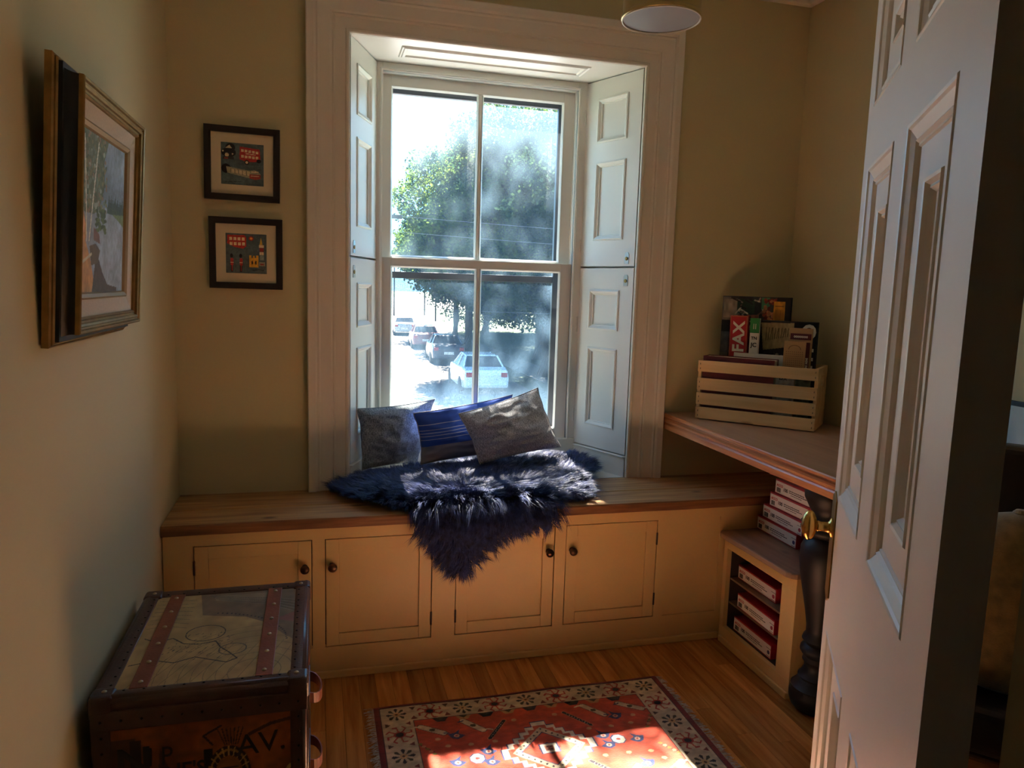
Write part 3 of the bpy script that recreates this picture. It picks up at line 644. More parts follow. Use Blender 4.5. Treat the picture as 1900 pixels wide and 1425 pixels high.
for sgx in (1, -1):
    for sgy in (1, -1):
        stick(cx+sgx*.135, cy+sgy*.128, .105, (0.9 if sgx*sgy < 0 else PI-0.9) if sgy > 0 else (-0.9 if sgx > 0 else PI+0.9))
        comb(cx+sgx*.205, cy+sgy*.165, sgx, 0.85*(-1 if sgx*sgy > 0 else 1)); bird(cx+sgx*.265, cy+sgy*.125, sgx); comb(cx+sgx*.335, cy+sgy*.165, -sgx, 0.6*(1 if sgx*sgy > 0 else -1))
        bird(cx+sgx*.185, cy+sgy*.03 if sgy > 0 else cy-.02, sgx)
        for dx, dy in ((.23, .07), (.30, .075), (.155, .07), (.325, .115), (.07, .165)): El(cx+sgx*dx, cy+sgy*dy, .009, .007, rgb('#cfa077'))
        Ln([(cx+sgx*.385, cy+sgy*.10), (cx+sgx*.345, cy+sgy*.055)], .004, DK)
        for k in range(5): El(cx+sgx*(.345+.009*k), cy+sgy*(.045+.014*k), .007, .006, rgb('#c98a68') if k % 2 else rgb('#86702f'))
    ros(cx+sgx*.225, cy); bird(cx+sgx*.285, cy-.005, sgx)
cv.noise(.14, 40); cv.noise(.08, 90)
carpet = cv.build('pile', RW, RL, WOOL, rug, Matrix.Translation((0, 0, 0.0075)))
me = carpet.data; co = np.empty(len(me.vertices)*3); me.vertices.foreach_get('co', co); co = co.reshape(-1, 3)
co[:, 2] += 0.0012*np.sin(co[:, 0]*9+1)*np.sin(co[:, 1]*11) + RNG.random(len(co))*0.0007
co[:, 1] += 0.0025*np.sin(co[:, 0]*13) ; me.vertices.foreach_set('co', co.ravel())
MB().box(0.002, RW-0.002, 0.003, RL-0.003, 0.0006, 0.006).build('backing', mat('rug_backing', (0.12, 0.03, 0.025), 0.9), rug)
fr = MB()
for side in (0, 1):
    for k in range(230):
        y = RL*(k+.5)/230; L = random.uniform(.016, .034); a = random.uniform(-.5, .5); x0 = 0.001 if side == 0 else RW-.001; sg = -1 if side == 0 else 1
        x1 = x0+sg*L*math.cos(a); y1 = y+L*math.sin(a); w_ = .0011; h = random.uniform(.002, .005)
        fr.add([(x0, y-w_, .006), (x0, y+w_, .006), ((x0+x1)/2, (y+y1)/2+w_+random.uniform(-.002, .002), h+.003), ((x0+x1)/2, (y+y1)/2-w_, h+.002), (x1, y1+w_, h), (x1, y1-w_, h)], [(0, 1, 2, 3), (3, 2, 4, 5)])
fo = fr.build('fringe', COTTON, rug); fo['kind'] = 'stuff'

# ------------------------------------------------------------------ trunk
TX0, TX1, TY0, TY1, TZ = -0.470, -0.024, 1.628, 2.195, 0.507
tr = empty('steamer_trunk', (TX0, TY0, 0)); tag(tr, 'leather-trimmed travel trunk printed with an old map and lettering, by the left wall', 'trunk')
W_, D_ = TX1-TX0, TY1-TY0
MB().box(0.004, W_-0.004, 0.004, D_-0.004, 0.004, TZ-0.006).build('box_body', LEATH, tr, bevel=0.006)
e = 0.038
# printed map on the lid
mp = Cv(250, 320, rgb('#ab8d58')); mp.noise(.10, 7)
g1 = rgb('#7a6548'); g2 = rgb('#463c2e')
mp.poly([(0.3, 1), (1, 1), (1, .35), (.93, .42), (.82, .56), (.66, .66), (.45, .70), (.36, .72)], g1)
mp.poly([(.4, .97), (.85, .97), (.84, .87), (.70, .85), (.42, .9)], rgb('#8a7a5a'))
for k in range(9): mp.line([(.36+.012*k, .985-k*.011), (.6, .93-k*.009), (.8, .90-k*.012), (1, .84-k*.02)], .004, g2 if k % 2 else rgb('#857b66'))
for k in range(26): t = k/25; a = .2+t*1.3; mp.rect(.34+.62*math.sin(a)*1.0-.006, .30+.44*math.cos(a*.95)-.008, .34+.62*math.sin(a)+.006, .30+.44*math.cos(a*.95)+.006, g2)
for k in range(10): mp.line([(.05+.09*k, 0), (.30+.08*k, .35)], .003, rgb('#76653f'))
for k in range(7): mp.ring(.78, .06, .16+.07*k, .12+.06*k, .03/(1+k*.6), rgb('#7a6947'))
coast = [(.02, .22), (.16, .25), (.28, .21), (.40, .25), (.52, .20), (.60, .17), (.66, .20), (.60, .27), (.54, .33), (.50, .40), (.40, .38), (.30, .40), (.22, .47), (.12, .44), (.04, .49)]
mp.line(coast, .007, rgb('#2e2a22')); mp.ring(.42, .50, .13, .09, .06, rgb('#3a342a')); mp.ring(.62, .30, .09, .06, .09, rgb('#5c5440'))
for k in range(60): a = random.random()*.5+.1; b = random.random()*.28+.22; mp.line([(a, b), (a+.02*random.random(), b+.01)], .004, rgb('#4a4433'))
for k in range(8): mp.line([(.02, .6+.05*k), (.14, .62+.045*k), (.28, .58+.05*k)], .004, rgb('#6b6048'))
mp.poly([(.86, .60), (1, .68), (1, .55)], rgb('#8a5a48'))
mp.noise(.08, 25)
mp.build('map_panel', W_-2*e, D_-2*e, PAINTED, tr, Matrix.Translation((e, e, TZ-0.0052)))
def trim_frame(x0, y0, x1, y1, M):   # rounded leather binding along a face rectangle
    return MB().sweep(x0, y0, x1, y1, [(-0.038, -0.0055), (-0.037, -0.0025), (-0.028, -0.001), (-0.012, 0.001), (-0.004, -0.001), (0.0015, -0.006), (0.002, -0.012)], M)
trim_frame(0, 0, W_, D_, Matrix.Translation((0, 0, TZ))).build('lid_binding', LEATH, tr, smooth=True)
FMt = basis((0, 0, 0), (1, 0, 0), (0, 0, 1), (0, -1, 0)); RMt = basis((W_, 0, 0), (0, 1, 0), (0, 0, 1), (1, 0, 0))
trim_frame(0, 0, W_, TZ, FMt).build('front_binding', LEATH, tr, smooth=True); trim_frame(0, 0, D_, TZ, RMt).build('side_binding', LEATH, tr, smooth=True)
MB().box(0.0, W_, -0.004, 0.002, TZ-0.075, TZ-0.030).build('front_lid_band', LEATH, tr, bevel=0.003)
# printed side with lettering
def ornate(seed, w=200, h=220):
    q = Cv(w, h, rgb('#86481c')); q.noise(.2, 6)
    d = rgb('#2b1a0e'); tan = rgb('#6e4f28')
    q.rect(0, 0, 1, .30, rgb('#3e2712')); q.rect(0, .30, 1, .47, tan)
    q.line([(0, .585), (.25, .60)], .035, d); q.line([(0, .40), (.5, .46), (.9, .56), (1, .66)], .02, rgb('#c59a52')); q.line([(0, .36), (.5, .42), (1, .50)], .045, d)
    q.poly([(0, .93), (.13, .93), (.14, .60), (.24, .60), (.26, .86), (.30, .75), (.33, .72), (.33, .50), (.24, .52), (.24, .60), (.0, .60)], rgb('#4a2c14'))
    q.rect(.10, .62, .16, .92, d); q.rect(.24, .5, .31, .74, d); q.rect(.50, .50, .55, .82, d)
    q.ring(.64, .66, .125, .165, .38, d); q.ell(.64, .66, .075, .10, rgb('#8a5a28')); q.ring(.64, .66, .11, .145, .10, rgb('#a0733a'))
    for k in range(20): a = k*PI/10; q.line([(.64+.08*math.cos(a), .66+.105*math.sin(a)), (.64+.12*math.cos(a), .66+.16*math.sin(a))], .006, rgb('#b98d4e'))
    for k in range(4): q.line([(.59, .63+.02*k), (.69, .63+.02*k)], .007, d)
    for k in range(7): q.line([(.62+.012*k, .83), (.58+.024*k, .93)], .006, d)
    q.line([(.55, .84), (.50, .90), (.60, .95)], .012, d); q.line([(.76, .88), (.88, .93), (1, .95)], .02, rgb('#4a2a14'))
    for k in range(6): q.ring(1.0, .12, .26-.035*k, .28-.035*k, .06, rgb('#9b7a44') if k % 2 else d)
    for k in range(5): q.ring(.2, -.05, .3-.04*k, .22-.03*k, .05, rgb('#8a6434'))
    q.noise(.15, 30); return q
fw, fh = W_-2*e, TZ-0.075-e
ornate(1).build('printed_front', fw, fh, PAINTED, tr, FMt @ Matrix.Translation((e, e, -0.0028)))
ornate(2).build('printed_side', D_-2*e, fh, PAINTED, tr, RMt @ Matrix.Translation((e, e, -0.0028)))
TI = mat('trunk_print_ink', (0.03, 0.018, 0.01), 0.6)
def tt(s, x, z, size, sx=1, rot=0.0, bold=0.0): return text('lettering', s, size, TI, tr, FMt @ Matrix.Translation((x, z, -0.0022)) @ Matrix.Rotation(rot, 4, 'Z'), 0.0004, sx=sx, bold=bold)
tt('N', 0.045, 0.325, 0.085, 1.1, 0, .002); tt('I P', 0.108, 0.338, 0.062, .8, -0.03); tt("IE'S", 0.165, 0.302, 0.050, .9, 0, .001); tt('DE', 0.052, 0.247, 0.050, 1.2); tt('AV.', 0.292, 0.335, 0.072, 1.0, 0.05); tt('THERN', 0.185, 0.190, 0.055, 1.2, 0.02)
for x0 in (0.088, W_-0.096):     # leather straps over lid and front
    st_ = MB().box(x0-0.019, x0+0.019, e-0.004, D_-e+0.004, TZ-0.0045, TZ-0.0008).build('strap', STRAP, tr, bevel=0.0012)
    for k in range(6):
        y = e+0.02+(D_-2*e-0.04)*k/5
        if k == 0: rivet_mesh = MB().lathe([(0.0058, -0.0005), (0.0052, 0.0015), (0.003, 0.0032), (0.0004, 0.0038)], 12).mesh('rivet', STUD, True)
        o = link('rivet', rivet_mesh, st_, Matrix.Translation((x0+random.uniform(-.002, .002), y, TZ-0.0008)))
TACK = mat('dark_tack', (0.03, 0.025, 0.02), 0.35, 0.8)
tack = MB().lathe([(0.0034, 0), (0.0026, 0.0012), (0.0003, 0.0016)], 8).mesh('tack', TACK, True)
for k in range(15):
    t = (k+.5)/15
    for x, y in ((0.029, t*D_), (W_-0.029, t*D_)): link('tack', tack, tr, Matrix.Translation((x, y, TZ-0.001)))
for k in range(11):
    t = (k+.5)/11
    for y in (0.029, D_-0.029): link('tack', tack, tr, Matrix.Translation((t*W_, y, TZ-0.001)))
    link('tack', tack, tr, FMt @ Matrix.Translation((t*W_, TZ-0.052, 0.0042)))
for k in range(12):
    link('tack', tack, tr, FMt @ Matrix.Translation((W_-0.02, 0.02+k*0.036, 0.0005))); link('tack', tack, tr, FMt @ Matrix.Translation((0.02, 0.02+k*0.036, 0.0005)))
for x, y in ((0, 0), (W_, 0), (0, D_), (W_, D_)):   # corner caps
    sx_ = 1 if x == 0 else -1; sy_ = 1 if y == 0 else -1
    cc = MB().box(x-sx_*0.0035, x+sx_*0.046, y-sy_*0.0035, y+sy_*0.046, TZ-0.05, TZ+0.0028).build('corner_cap', LEATH, tr, bevel=0.009, seg=3)
    link('rivet', rivet_mesh, cc, Matrix.Translation((x+sx_*0.024, y+sy_*0.024, TZ+0.0026)))
for hz in (0.40, 0.225):         # leather pull loops on the right side
    pts = []; 
    for k in range(13):
        a = k/12*PI; pts.append((W_+0.002+0.030*math.sin(a)**0.8 if 0 < k < 12 else W_+0.002, D_*0.18+(0.085)*(1-math.cos(a))/1.0*0.6, hz-0.012*math.sin(a)))
    h_ = MB()
    for k in range(12):
        a = Vector(pts[k]); b = Vector(pts[k+1]); z = Vector((0, 0, 0.013)); nrm = (b-a).cross(z).normalized()*0.0015
        h_.hexa([a-z-nrm, b-z-nrm, b-z+nrm, a-z+nrm], [a+z-nrm, b+z-nrm, b+z+nrm, a+z+nrm])
    h_.build('handle_loop', STRAP, tr)
    MB().box(W_-0.001, W_+0.004, D_*0.18-0.02, D_*0.18+0.125, hz-0.022, hz+0.018).build('handle_patch', LEATH, tr, bevel=0.002)

# ------------------------------------------------------------------ pictures
# framed landscape on the left wall, hung from the top so that it leans out
lean = math.atan2(0.030, 0.52)
zb = 1.262; H_ = 0.532; Y0p, Y1p = 1.535, 2.085; Wp = Y1p-Y0p
Zp = Vector((math.cos(lean), 0, -math.sin(lean))); Yp = Vector((math.sin(lean), 0, math.cos(lean)))
pic = empty('landscape_painting', m=basis((XL+0.004, Y0p, zb), (0, 1, 0), Yp, Zp)); tag(pic, 'large gilt and black framed painting of birches by a lake, on the left wall', 'picture')
cw_ = 0.032
MB().sweep(0.0, 0, Wp, H_, [(0, 0), (0, 0.012), (-0.003, 0.015), (-0.006, 0.012)], closed=True).build('outer_bead', GOLD, pic)
MB().sweep(0, 0, Wp, H_, [(-0.006, 0.004), (-0.006, 0.017), (-0.009, 0.020), (-0.012, 0.017)]).build('second_bead', GOLD, pic)
MB().sweep(0, 0, Wp, H_, [(-0.012, 0.004), (-0.012, 0.018), (-0.018, 0.022), (-0.023, 0.028), (-0.026, 0.038), (-0.027, 0.050)]).build('cove', COVE, pic, smooth=True)
MB().sweep(0, 0, Wp, H_, [(-0.026, 0.048), (-0.0265, 0.056), (-0.029, 0.058), (-0.033, 0.057), (-0.035, 0.053), (-0.038, 0.052), (-0.041, 0.055), (-0.045, 0.053), (-0.046, 0.048), (-0.050, 0.047), (-0.053, 0.049), (-0.056, 0.046), (-0.057, 0.040)]).build('inner_gilt', GOLD, pic)
MB().sweep(0, 0, Wp, H_, [(-0.056, 0.042), (-0.090, 0.036), (-0.091, 0.030)]).build('liner', LINEN, pic)
MB().sweep(0, 0, Wp, H_, [(-0.090, 0.032), (-0.090, 0.038), (-0.094, 0.040), (-0.101, 0.036), (-0.104, 0.030)]).build('fillet', mat('pale_gilt', (0.42, 0.29, 0.15), 0.45, 0.5), pic)
MB().box(0.012, Wp-0.012, 0.012, H_-0.012, 0.002, 0.026).build('backboard', COVE, pic)
q = Cv(150, 170, rgb('#7f93a2')); q.noise(.12, 6)
q.rect(0, 0, 1, .56, rgb('#8d99a3')); q.noise(.10, 9)
q.poly([(0, 1), (.60, 1), (.50, .85), (.52, .7), (.42, .55), (.3, .5), (0, .5)], rgb('#5d6b50'))
for k in range(260):
    a = random.random()*.56; b = .5+random.random()*.5; q.ell(a, b, .018, .014, rgb(random.choice(['#4d5f43', '#7a7a55', '#6d7d68', '#84725a', '#93a08e'])))
for k in range(14): x = .62+k*.03; q.poly([(x-.03, .56), (x, .62+random.random()*.06), (x+.03, .56)], rgb('#3f4f44'))
q.rect(.58, .53, 1, .57, rgb('#44543f')); q.poly([(.7, .53), (1, .55), (1, .46), (.85, .50)], rgb('#6c7d50'))
for k in range(40): a = .35+random.random()*.2; b = .40+random.random()*.14; q.ell(a, b, .03, .012, rgb(random.choice(['#3f5030', '#55683a'])))
q.poly([(0, .54), (.10, .50), (.16, .40), (.14, .33), (.24, .22), (.30, .12), (.34, 0), (0, 0)], rgb('#b0834f')); q.poly([(.05, .5), (.12, .46), (.13, .38), (.03, .36)], rgb('#c08e64'))
q.poly([(.28, .0), (.34, .20), (.42, .22), (.50, .14), (.62, .06), (.85, .04), (.85, 0)], rgb('#4c3e30')); q.poly([(.22, .30), (.35, .32), (.44, .28), (.40, .20), (.26, .18)], rgb('#5a4c35'))
q.poly([(0, .12), (.1, .16), (.2, .12), (.22, 0), (0, 0)], rgb('#a87c48')); q.poly([(.3, .42), (.42, .38), (.44, .32), (.3, .34)], rgb('#6f5148'))
q.line([(.16, .33), (.14, .6), (.10, .95)], .013, rgb('#c9c6b4')); q.line([(.21, .33), (.28, .6), (.38, .95)], .013, rgb('#d4d0bd')); q.line([(.05, .48), (.04, .92)], .010, rgb('#b9b59e')); q.line([(0, .17), (.26, .25)], .018, rgb('#b8b08f'))
q.noise(.10, 40); q.a *= 1.18; q.build('canvas', Wp-0.20, H_-0.20, CANVAS, pic, Matrix.Translation((0.10, 0.10, 0.0305)))
# two small London prints on the window wall
def small_print(x0, z0, W, H, label, art, rot=0.0):
    o = empty('framed_print', m=basis((x0, YW-0.003, z0), (1, 0, 0), (0, 0, 1), (0, -1, 0)) @ Matrix.Rotation(rot, 4, 'Z')); tag(o, label, 'picture', 'small framed prints of London sights')
    MB().sweep(0, 0, W, H, [(0, 0), (0, 0.017), (-0.002, 0.019), (-0.020, 0.019), (-0.0225, 0.016), (-0.023, 0.006)]).build('frame', PFRAME, o)
    MB().box(0.005, W-0.005, 0.005, H-0.005, 0.001, 0.005).build('backing', PFRAME, o)
    m = 0.056; mb = MB(); mb.sweep(m, m, W-m, H-m, [(0, 0.006), (0, 0.0085), (m-0.022, 0.0085)]); mb.build('mount', MATB, o)
    q = Cv(130, 130, rgb('#4b5a5c')); q.noise(.12, 10); art(q); q.noise(.10, 35); q.a *= 1.2
    q.build('print', W-2*m, H-2*m, PAINTED, o, Matrix.Translation((m, m, 0.0065)))
def art1(q):
    r = rgb('#9c2a28'); k_ = rgb('#15161a'); c = rgb('#c3b393')
    q.ell(.22, .88, .11, .10, k_); q.ell(.18, .76, .17, .11, k_); q.poly([(.10, .86), (.2, .94), (.26, .86)], c); q.ell(.14, .70, .045, .05, c); q.ell(.05, .79, .02, .02, c); q.ell(.27, .73, .02, .02, c); q.rect(.05, .60, .30, .66, rgb('#2a2a2c')); q.rect(.08, .61, .17, .64, rgb('#8a3a34'))
    q.poly([(.44, .92), (.90, .88), (.92, .62), (.86, .58), (.60, .56), (.43, .62)], r); 
    for k in range(5): q.rect(.47+.085*k, .80-.008*k, .53+.085*k, .86-.008*k, c)
    for k in range(5): q.rect(.47+.085*k, .66-.004*k, .53+.085*k, .72-.004*k, c)
    q.line([(.58, .76), (.80, .745)], .02, c); q.ell(.60, .555, .055, .06, k_); q.ell(.60, .555, .03, .033, c); q.ell(.88, .60, .05, .05, k_)
    q.ell(.12, .38, .11, .11, k_); q.poly([(.12, .43), (.65, .36), (.80, .38), (.92, .30), (.92, .2), (.80, .16), (.66, .18), (.15, .28)], rgb('#8f8a72'))
    for k in range(5): q.poly([(.24+.09*k, .38-.01*k), (.31+.09*k, .37-.01*k), (.31+.09*k, .28-.012*k), (.24+.09*k, .30-.012*k)], rgb('#b9ad8c')); q.line([(.235+.09*k, .38-.01*k), (.235+.09*k, .28-.012*k)], .008, rgb('#3a3a36'))
    q.poly([(.66, .28), (.92, .28), (.92, .18), (.80, .15), (.66, .18)], rgb('#8f3a34')); q.line([(.70, .24), (.88, .24)], .02, c); q.line([(.72, .33), (.86, .34)], .03, c)
    q.line([(.1, .06), (.5, .09)], .012, rgb('#26302f')); q.line([(.6, .50), (.95, .52)], .01, rgb('#2f3a3c'))
def art2(q):
    r = rgb('#a02c2a'); k_ = rgb('#17171a'); c = rgb('#cdb896')
    q.poly([(.05, .95), (.46, .96), (.50, .90), (.50, .68), (.42, .62), (.20, .66), (.04, .74)], r)
    for k in range(4): q.rect(.09+.10*k, .82, .16+.10*k, .90, c); q.rect(.10+.10*k, .70, .17+.10*k, .78, c)
    q.ell(.62, .88, .06, .055, r); q.ell(.62, .88, .032, .03, rgb('#d08a3c'))
    for x in (.14, .36): q.ell(x, .44, .035, .05, k_); q.rect(x-.025, .20, x+.045, .38, r); q.rect(x-.02, .04, x+.03, .2, k_); q.rect(x, .06, x+.02, .2, r); q.rect(x-.03, .26, x+.05, .28, c)
    q.rect(.57, .16, .79, .40, rgb('#b98a2c')); q.rect(.57, .40, .62, .46, rgb('#b98a2c')); q.rect(.66, .40, .70, .45, rgb('#b98a2c')); q.rect(.74, .40, .79, .46, rgb('#b98a2c')); q.ell(.64, .28, .02, .05, k_); q.ell(.73, .28, .02, .05, k_)
    q.poly([(.82, .72), (.86, .92), (.90, .72)], rgb('#b99a3c')); q.rect(.81, .66, .93, .73, c); q.rect(.82, .56, .92, .65, rgb('#9a3a36')); q.rect(.82, .48, .92, .55, c); q.rect(.83, .35, .93, .47, rgb('#7f8a86')); q.rect(.81, .2, .95, .3, rgb('#8e8a78')); q.rect(.84, .22, .92, .26, rgb('#8f3a34'))
    q.line([(.66, .09), (.80, .11), (.92, .09)], .014, k_)
small_print(-0.3845, 1.682, 0.257, 0.258, 'dark framed print of red bus, black taxi and train, upper of the wall pair', art1, -0.012)
small_print(-0.3735, 1.366, 0.253, 0.255, 'dark framed print of guards, bus and clock tower, lower of the wall pair', art2, -0.004)

# ------------------------------------------------------------------ cushions
def fabric(name, c1, c2, scale):
    m = bpy.data.materials.new(name); m.use_nodes = True; n = m.node_tree; b = n.nodes['Principled BSDF']; b.inputs['Roughness'].default_value = 0.95; b.inputs['Sheen Weight'].default_value = 0.2
    uv = n.nodes.new('ShaderNodeUVMap'); mp = n.nodes.new('ShaderNodeMapping'); mp.inputs['Scale'].default_value = (scale, scale*0.6, 1); n.links.new(uv.outputs[0], mp.inputs[0])
    a = n.nodes.new('ShaderNodeTexNoise'); a.inputs['Scale'].default_value = 1.0; a.inputs['Detail'].default_value = 1
    mp2 = n.nodes.new('ShaderNodeMapping'); mp2.inputs['Scale'].default_value = (scale*3, scale*0.35, 1); n.links.new(uv.outputs[0], mp2.inputs[0]); a2 = n.nodes.new('ShaderNodeTexNoise'); a2.inputs['Scale'].default_value = .6; a2.inputs['Detail'].default_value = 1
    n.links.new(mp.outputs[0], a.inputs['Vector']); n.links.new(mp2.outputs[0], a2.inputs['Vector'])
    mul = n.nodes.new('ShaderNodeMath'); mul.operation = 'ADD'; n.links.new(a.outputs['Fac'], mul.inputs[0]); n.links.new(a2.outputs['Fac'], mul.inputs[1])
    mr = n.nodes.new('ShaderNodeMapRange'); mr.inputs['From Min'].default_value = .7; mr.inputs['From Max'].default_value = 1.3; n.links.new(mul.outputs[0], mr.inputs[0])
    mx = n.nodes.new('ShaderNodeMixRGB'); mx.inputs[1].default_value = (*c1, 1); mx.inputs[2].default_value = (*c2, 1); n.links.new(mr.outputs[0], mx.inputs[0]); n.links.new(mx.outputs[0], b.inputs['Base Color'])
    bp = n.nodes.new('ShaderNodeBump'); bp.inputs['Strength'].default_value = .35; bp.inputs['Distance'].default_value = .0012; n.links.new(mul.outputs[0], bp.inputs['Height']); n.links.new(bp.outputs[0], b.inputs['Normal'])
    return m
def stripes():
    m = bpy.data.materials.new('striped_cotton'); m.use_nodes = True; n = m.node_tree; b = n.nodes['Principled BSDF']; b.inputs['Roughness'].default_value = 0.85
    uv = n.nodes.new('ShaderNodeUVMap'); sx = n.nodes.new('ShaderNodeSeparateXYZ'); r = n.nodes.new('ShaderNodeValToRGB'); r.color_ramp.interpolation = 'CONSTANT'
    n.links.new(uv.outputs[0], sx.inputs[0]); n.links.new(sx.outputs['Y'], r.inputs[0])
    G = (0.30, 0.28, 0.31, 1); B = (0.030, 0.09, 0.42, 1); Wt = (0.50, 0.50, 0.62, 1)
    st = [(0, G), (.33, B), (.45, Wt), (.462, B), (.52, Wt), (.532, B), (.575, Wt), (.587, B), (.635, Wt), (.647, B), (.74, Wt), (.755, B)]
    e = r.color_ramp.elements; e[0].position = 0; e[0].color = G; e[1].position = .33; e[1].color = B
    for p, c in st[2:]: x = e.new(p); x.color = c
    n.links.new(r.outputs[0], b.inputs['Base Color'])
    nz = n.nodes.new('ShaderNodeTexNoise'); nz.inputs['Scale'].default_value = 300; tcn = n.nodes.new('ShaderNodeTexCoord'); n.links.new(tcn.outputs['Object'], nz.inputs['Vector']); bp = n.nodes.new('ShaderNodeBump'); bp.inputs['Strength'].default_value = .3; bp.inputs['Distance'].default_value = .001; n.links.new(nz.outputs['Fac'], bp.inputs['Height']); n.links.new(bp.outputs[0], b.inputs['Normal'])
    return m
def cushion(name, bl, br, tr_, tl, T, m, label, seed, wr=0.010, pinch=0.055):
    n = 44; C4 = [Vector(p) for p in (bl, br, tr_, tl)]; ctr = sum(C4, Vector())/4
    nrm = ((C4[1]-C4[0]).cross(C4[3]-C4[0])).normalized()
    vs = []; uvs = []
    for side in (1, -1):
        for j in range(n+1):
            for i in range(n+1):
                u = i/n*2-1; v = j/n*2-1
                uu = u*(1-pinch*(1-v*v)); vv = v*(1-pinch*1.3*(1-u*u))
                a, b = (uu+1)/2, (vv+1)/2
                p = C4[0]*(1-a)*(1-b)+C4[1]*a*(1-b)+C4[2]*a*b+C4[3]*(1-a)*b
                h = T/2*(max(0, 1-u**2)**0.5)*(max(0, 1-v**2)**0.5)
                e_ = min(1, (1-abs(u))*6)*min(1, (1-abs(v))*6)
                nn_ = noise.noise(Vector((u*1.6+seed, v*1.6, seed)))*wr*1.4 + abs(noise.noise(Vector((u*2.5+v*1.5+seed, v*3.5-u, seed*2))))*wr*1.6
                d = noise.noise(Vector((seed, v*3, side)))*0.006*(1-e_)
                vs.append(p+nrm*side*(h-nn_*e_)+ (C4[1]-C4[0]).normalized()*d); uvs.append((i/n, j/n))
    fs = []; N = (n+1)**2; rim = {}
    for s_ in (0, 1):
        for j in range(n):
            for i in range(n):
                a = s_*N+j*(n+1)+i; q = (a, a+1, a+n+2, a+n+1); fs.append(q if s_ == 0 else q[::-1])
    vs = [v-ctr for v in vs]
    me = bpy.data.meshes.new(name); me.from_pydata([tuple(v) for v in vs], [], fs)
    uvl = me.uv_layers.new(name='UVMap')
    for lo in me.loops: uvl.data[lo.index].uv = uvs[lo.vertex_index]
    me.materials.append(m); me.polygons.foreach_set('use_smooth', [True]*len(me.polygons))
    bm = bmesh.new(); bm.from_mesh(me); bmesh.ops.remove_doubles(bm, verts=bm.verts, dist=1e-5); bm.to_mesh(me); bm.free()
    o = link(name, me, None, Matrix.Translation(ctr)); tag(o, label, 'cushion')
    sm = MB(); ring = []
    for i in range(n): ring.append(vs[i])
    for j in range(n): ring.append(vs[j*(n+1)+n])
    for i in range(n, 0, -1): ring.append(vs[n*(n+1)+i])
    for j in range(n, 0, -1): ring.append(vs[j*(n+1)])
    sm.tube(ring+[ring[0]], 0.0022, 6, caps=False); sm.build('seam', m, o, smooth=True)
    return o
GREYF = fabric('grey_weave', (0.11, 0.14, 0.15), (0.44, 0.50, 0.53), 70)
GREYF2 = fabric('grey_tweed', (0.20, 0.20, 0.21), (0.76, 0.75, 0.75), 85)
cushion('grey_cushion', (0.178, 2.975, 0.645), (0.424, 3.150, 0.622), (0.505, 3.192, 0.900), (0.156, 2.965, 0.899), 0.10, GREYF, 'blue-grey woven cushion leaning on the left shutter, leftmost of three', 3.1)
cushion('striped_cushion', (0.422, 3.005, 0.652), (0.814, 3.110, 0.668), (0.858, 3.180, 0.918), (0.389, 3.015, 0.868), 0.09, stripes(), 'blue cushion with thin white stripes and a grey lower band, middle of three', 7.7)
cushion('tweed_cushion', (0.665, 2.965, 0.655), (1.03, 2.985, 0.715), (0.955, 3.115, 0.958), (0.571, 2.975, 0.870), 0.11, GREYF2, 'light grey tweed cushion with a dented top, rightmost of three', 5.2)

# ------------------------------------------------------------------ sheepskin
OUT = [(.055, 2.83), (.075, 2.78), (.13, 2.70), (.21, 2.615), (.29, 2.55), (.345, 2.50), (.37, 2.45), (.41, 2.395), (.45, 2.335), (.485, 2.300), (.525, 2.31), (.58, 2.37), (.64, 2.425), (.69, 2.445), (.76, 2.455), (.84, 2.475), (.880, 2.53), (.885, 2.60), (.90, 2.60),
       (.95, 2.575), (1.01, 2.575), (1.045, 2.63), (1.055, 2.74), (1.08, 2.80), (1.14, 2.87), (1.175, 2.96), (1.17, 3.06), (1.08, 3.12), (.9, 3.11), (.6, 3.09), (.4, 3.07), (.2, 3.04), (.15, 2.98), (.09, 2.91)]
EDGE = YB-0.022
def skin_pt(x, t, h):
    """surface coordinates (x, t): t runs from the window back to the bench edge and down its front"""
    r = 0.030; zt = 0.595
    if t >= EDGE+r: return Vector((x, t, zt+h)), Vector((0, 0, 1)), Vector((0, -1, 0))
    L = r*PI/2
    if t >= EDGE+r-L:
        a = (EDGE+r-t)/r; n_ = Vector((0, -math.sin(a), math.cos(a))); c_ = Vector((x, EDGE+r, zt-r)); return c_+n_*(r+h), n_, Vector((0, -math.cos(a), -math.sin(a)))
    d = EDGE+r-L-t; return Vector((x, EDGE-h, zt-r-d)), Vector((0, -1, 0)), Vector((0, 0, -1))
def inside(x, y, P_=OUT):
    r = False; j = len(P_)-1
    for i in range(len(P_)):
        if (P_[i][1] > y) != (P_[j][1] > y) and x < (P_[j][0]-P_[i][0])*(y-P_[i][1])/(P_[j][1]-P_[i][1])+P_[i][0]: r = not r
        j = i
    return r
def edge_dist(x, y):
    best = 9; bd_ = Vector((0, 0))
    for i in range(len(OUT)):
        a = Vector(OUT[i]); b = Vector(OUT[(i+1) % len(OUT)]); p = Vector((x, y)); d = b-a; t = max(0, min(1, (p-a).dot(d)/d.length_squared)); q = a+d*t
        if (q-p).length < best: best = (q-p).length; bd_ = (q-p)
    return best, bd_
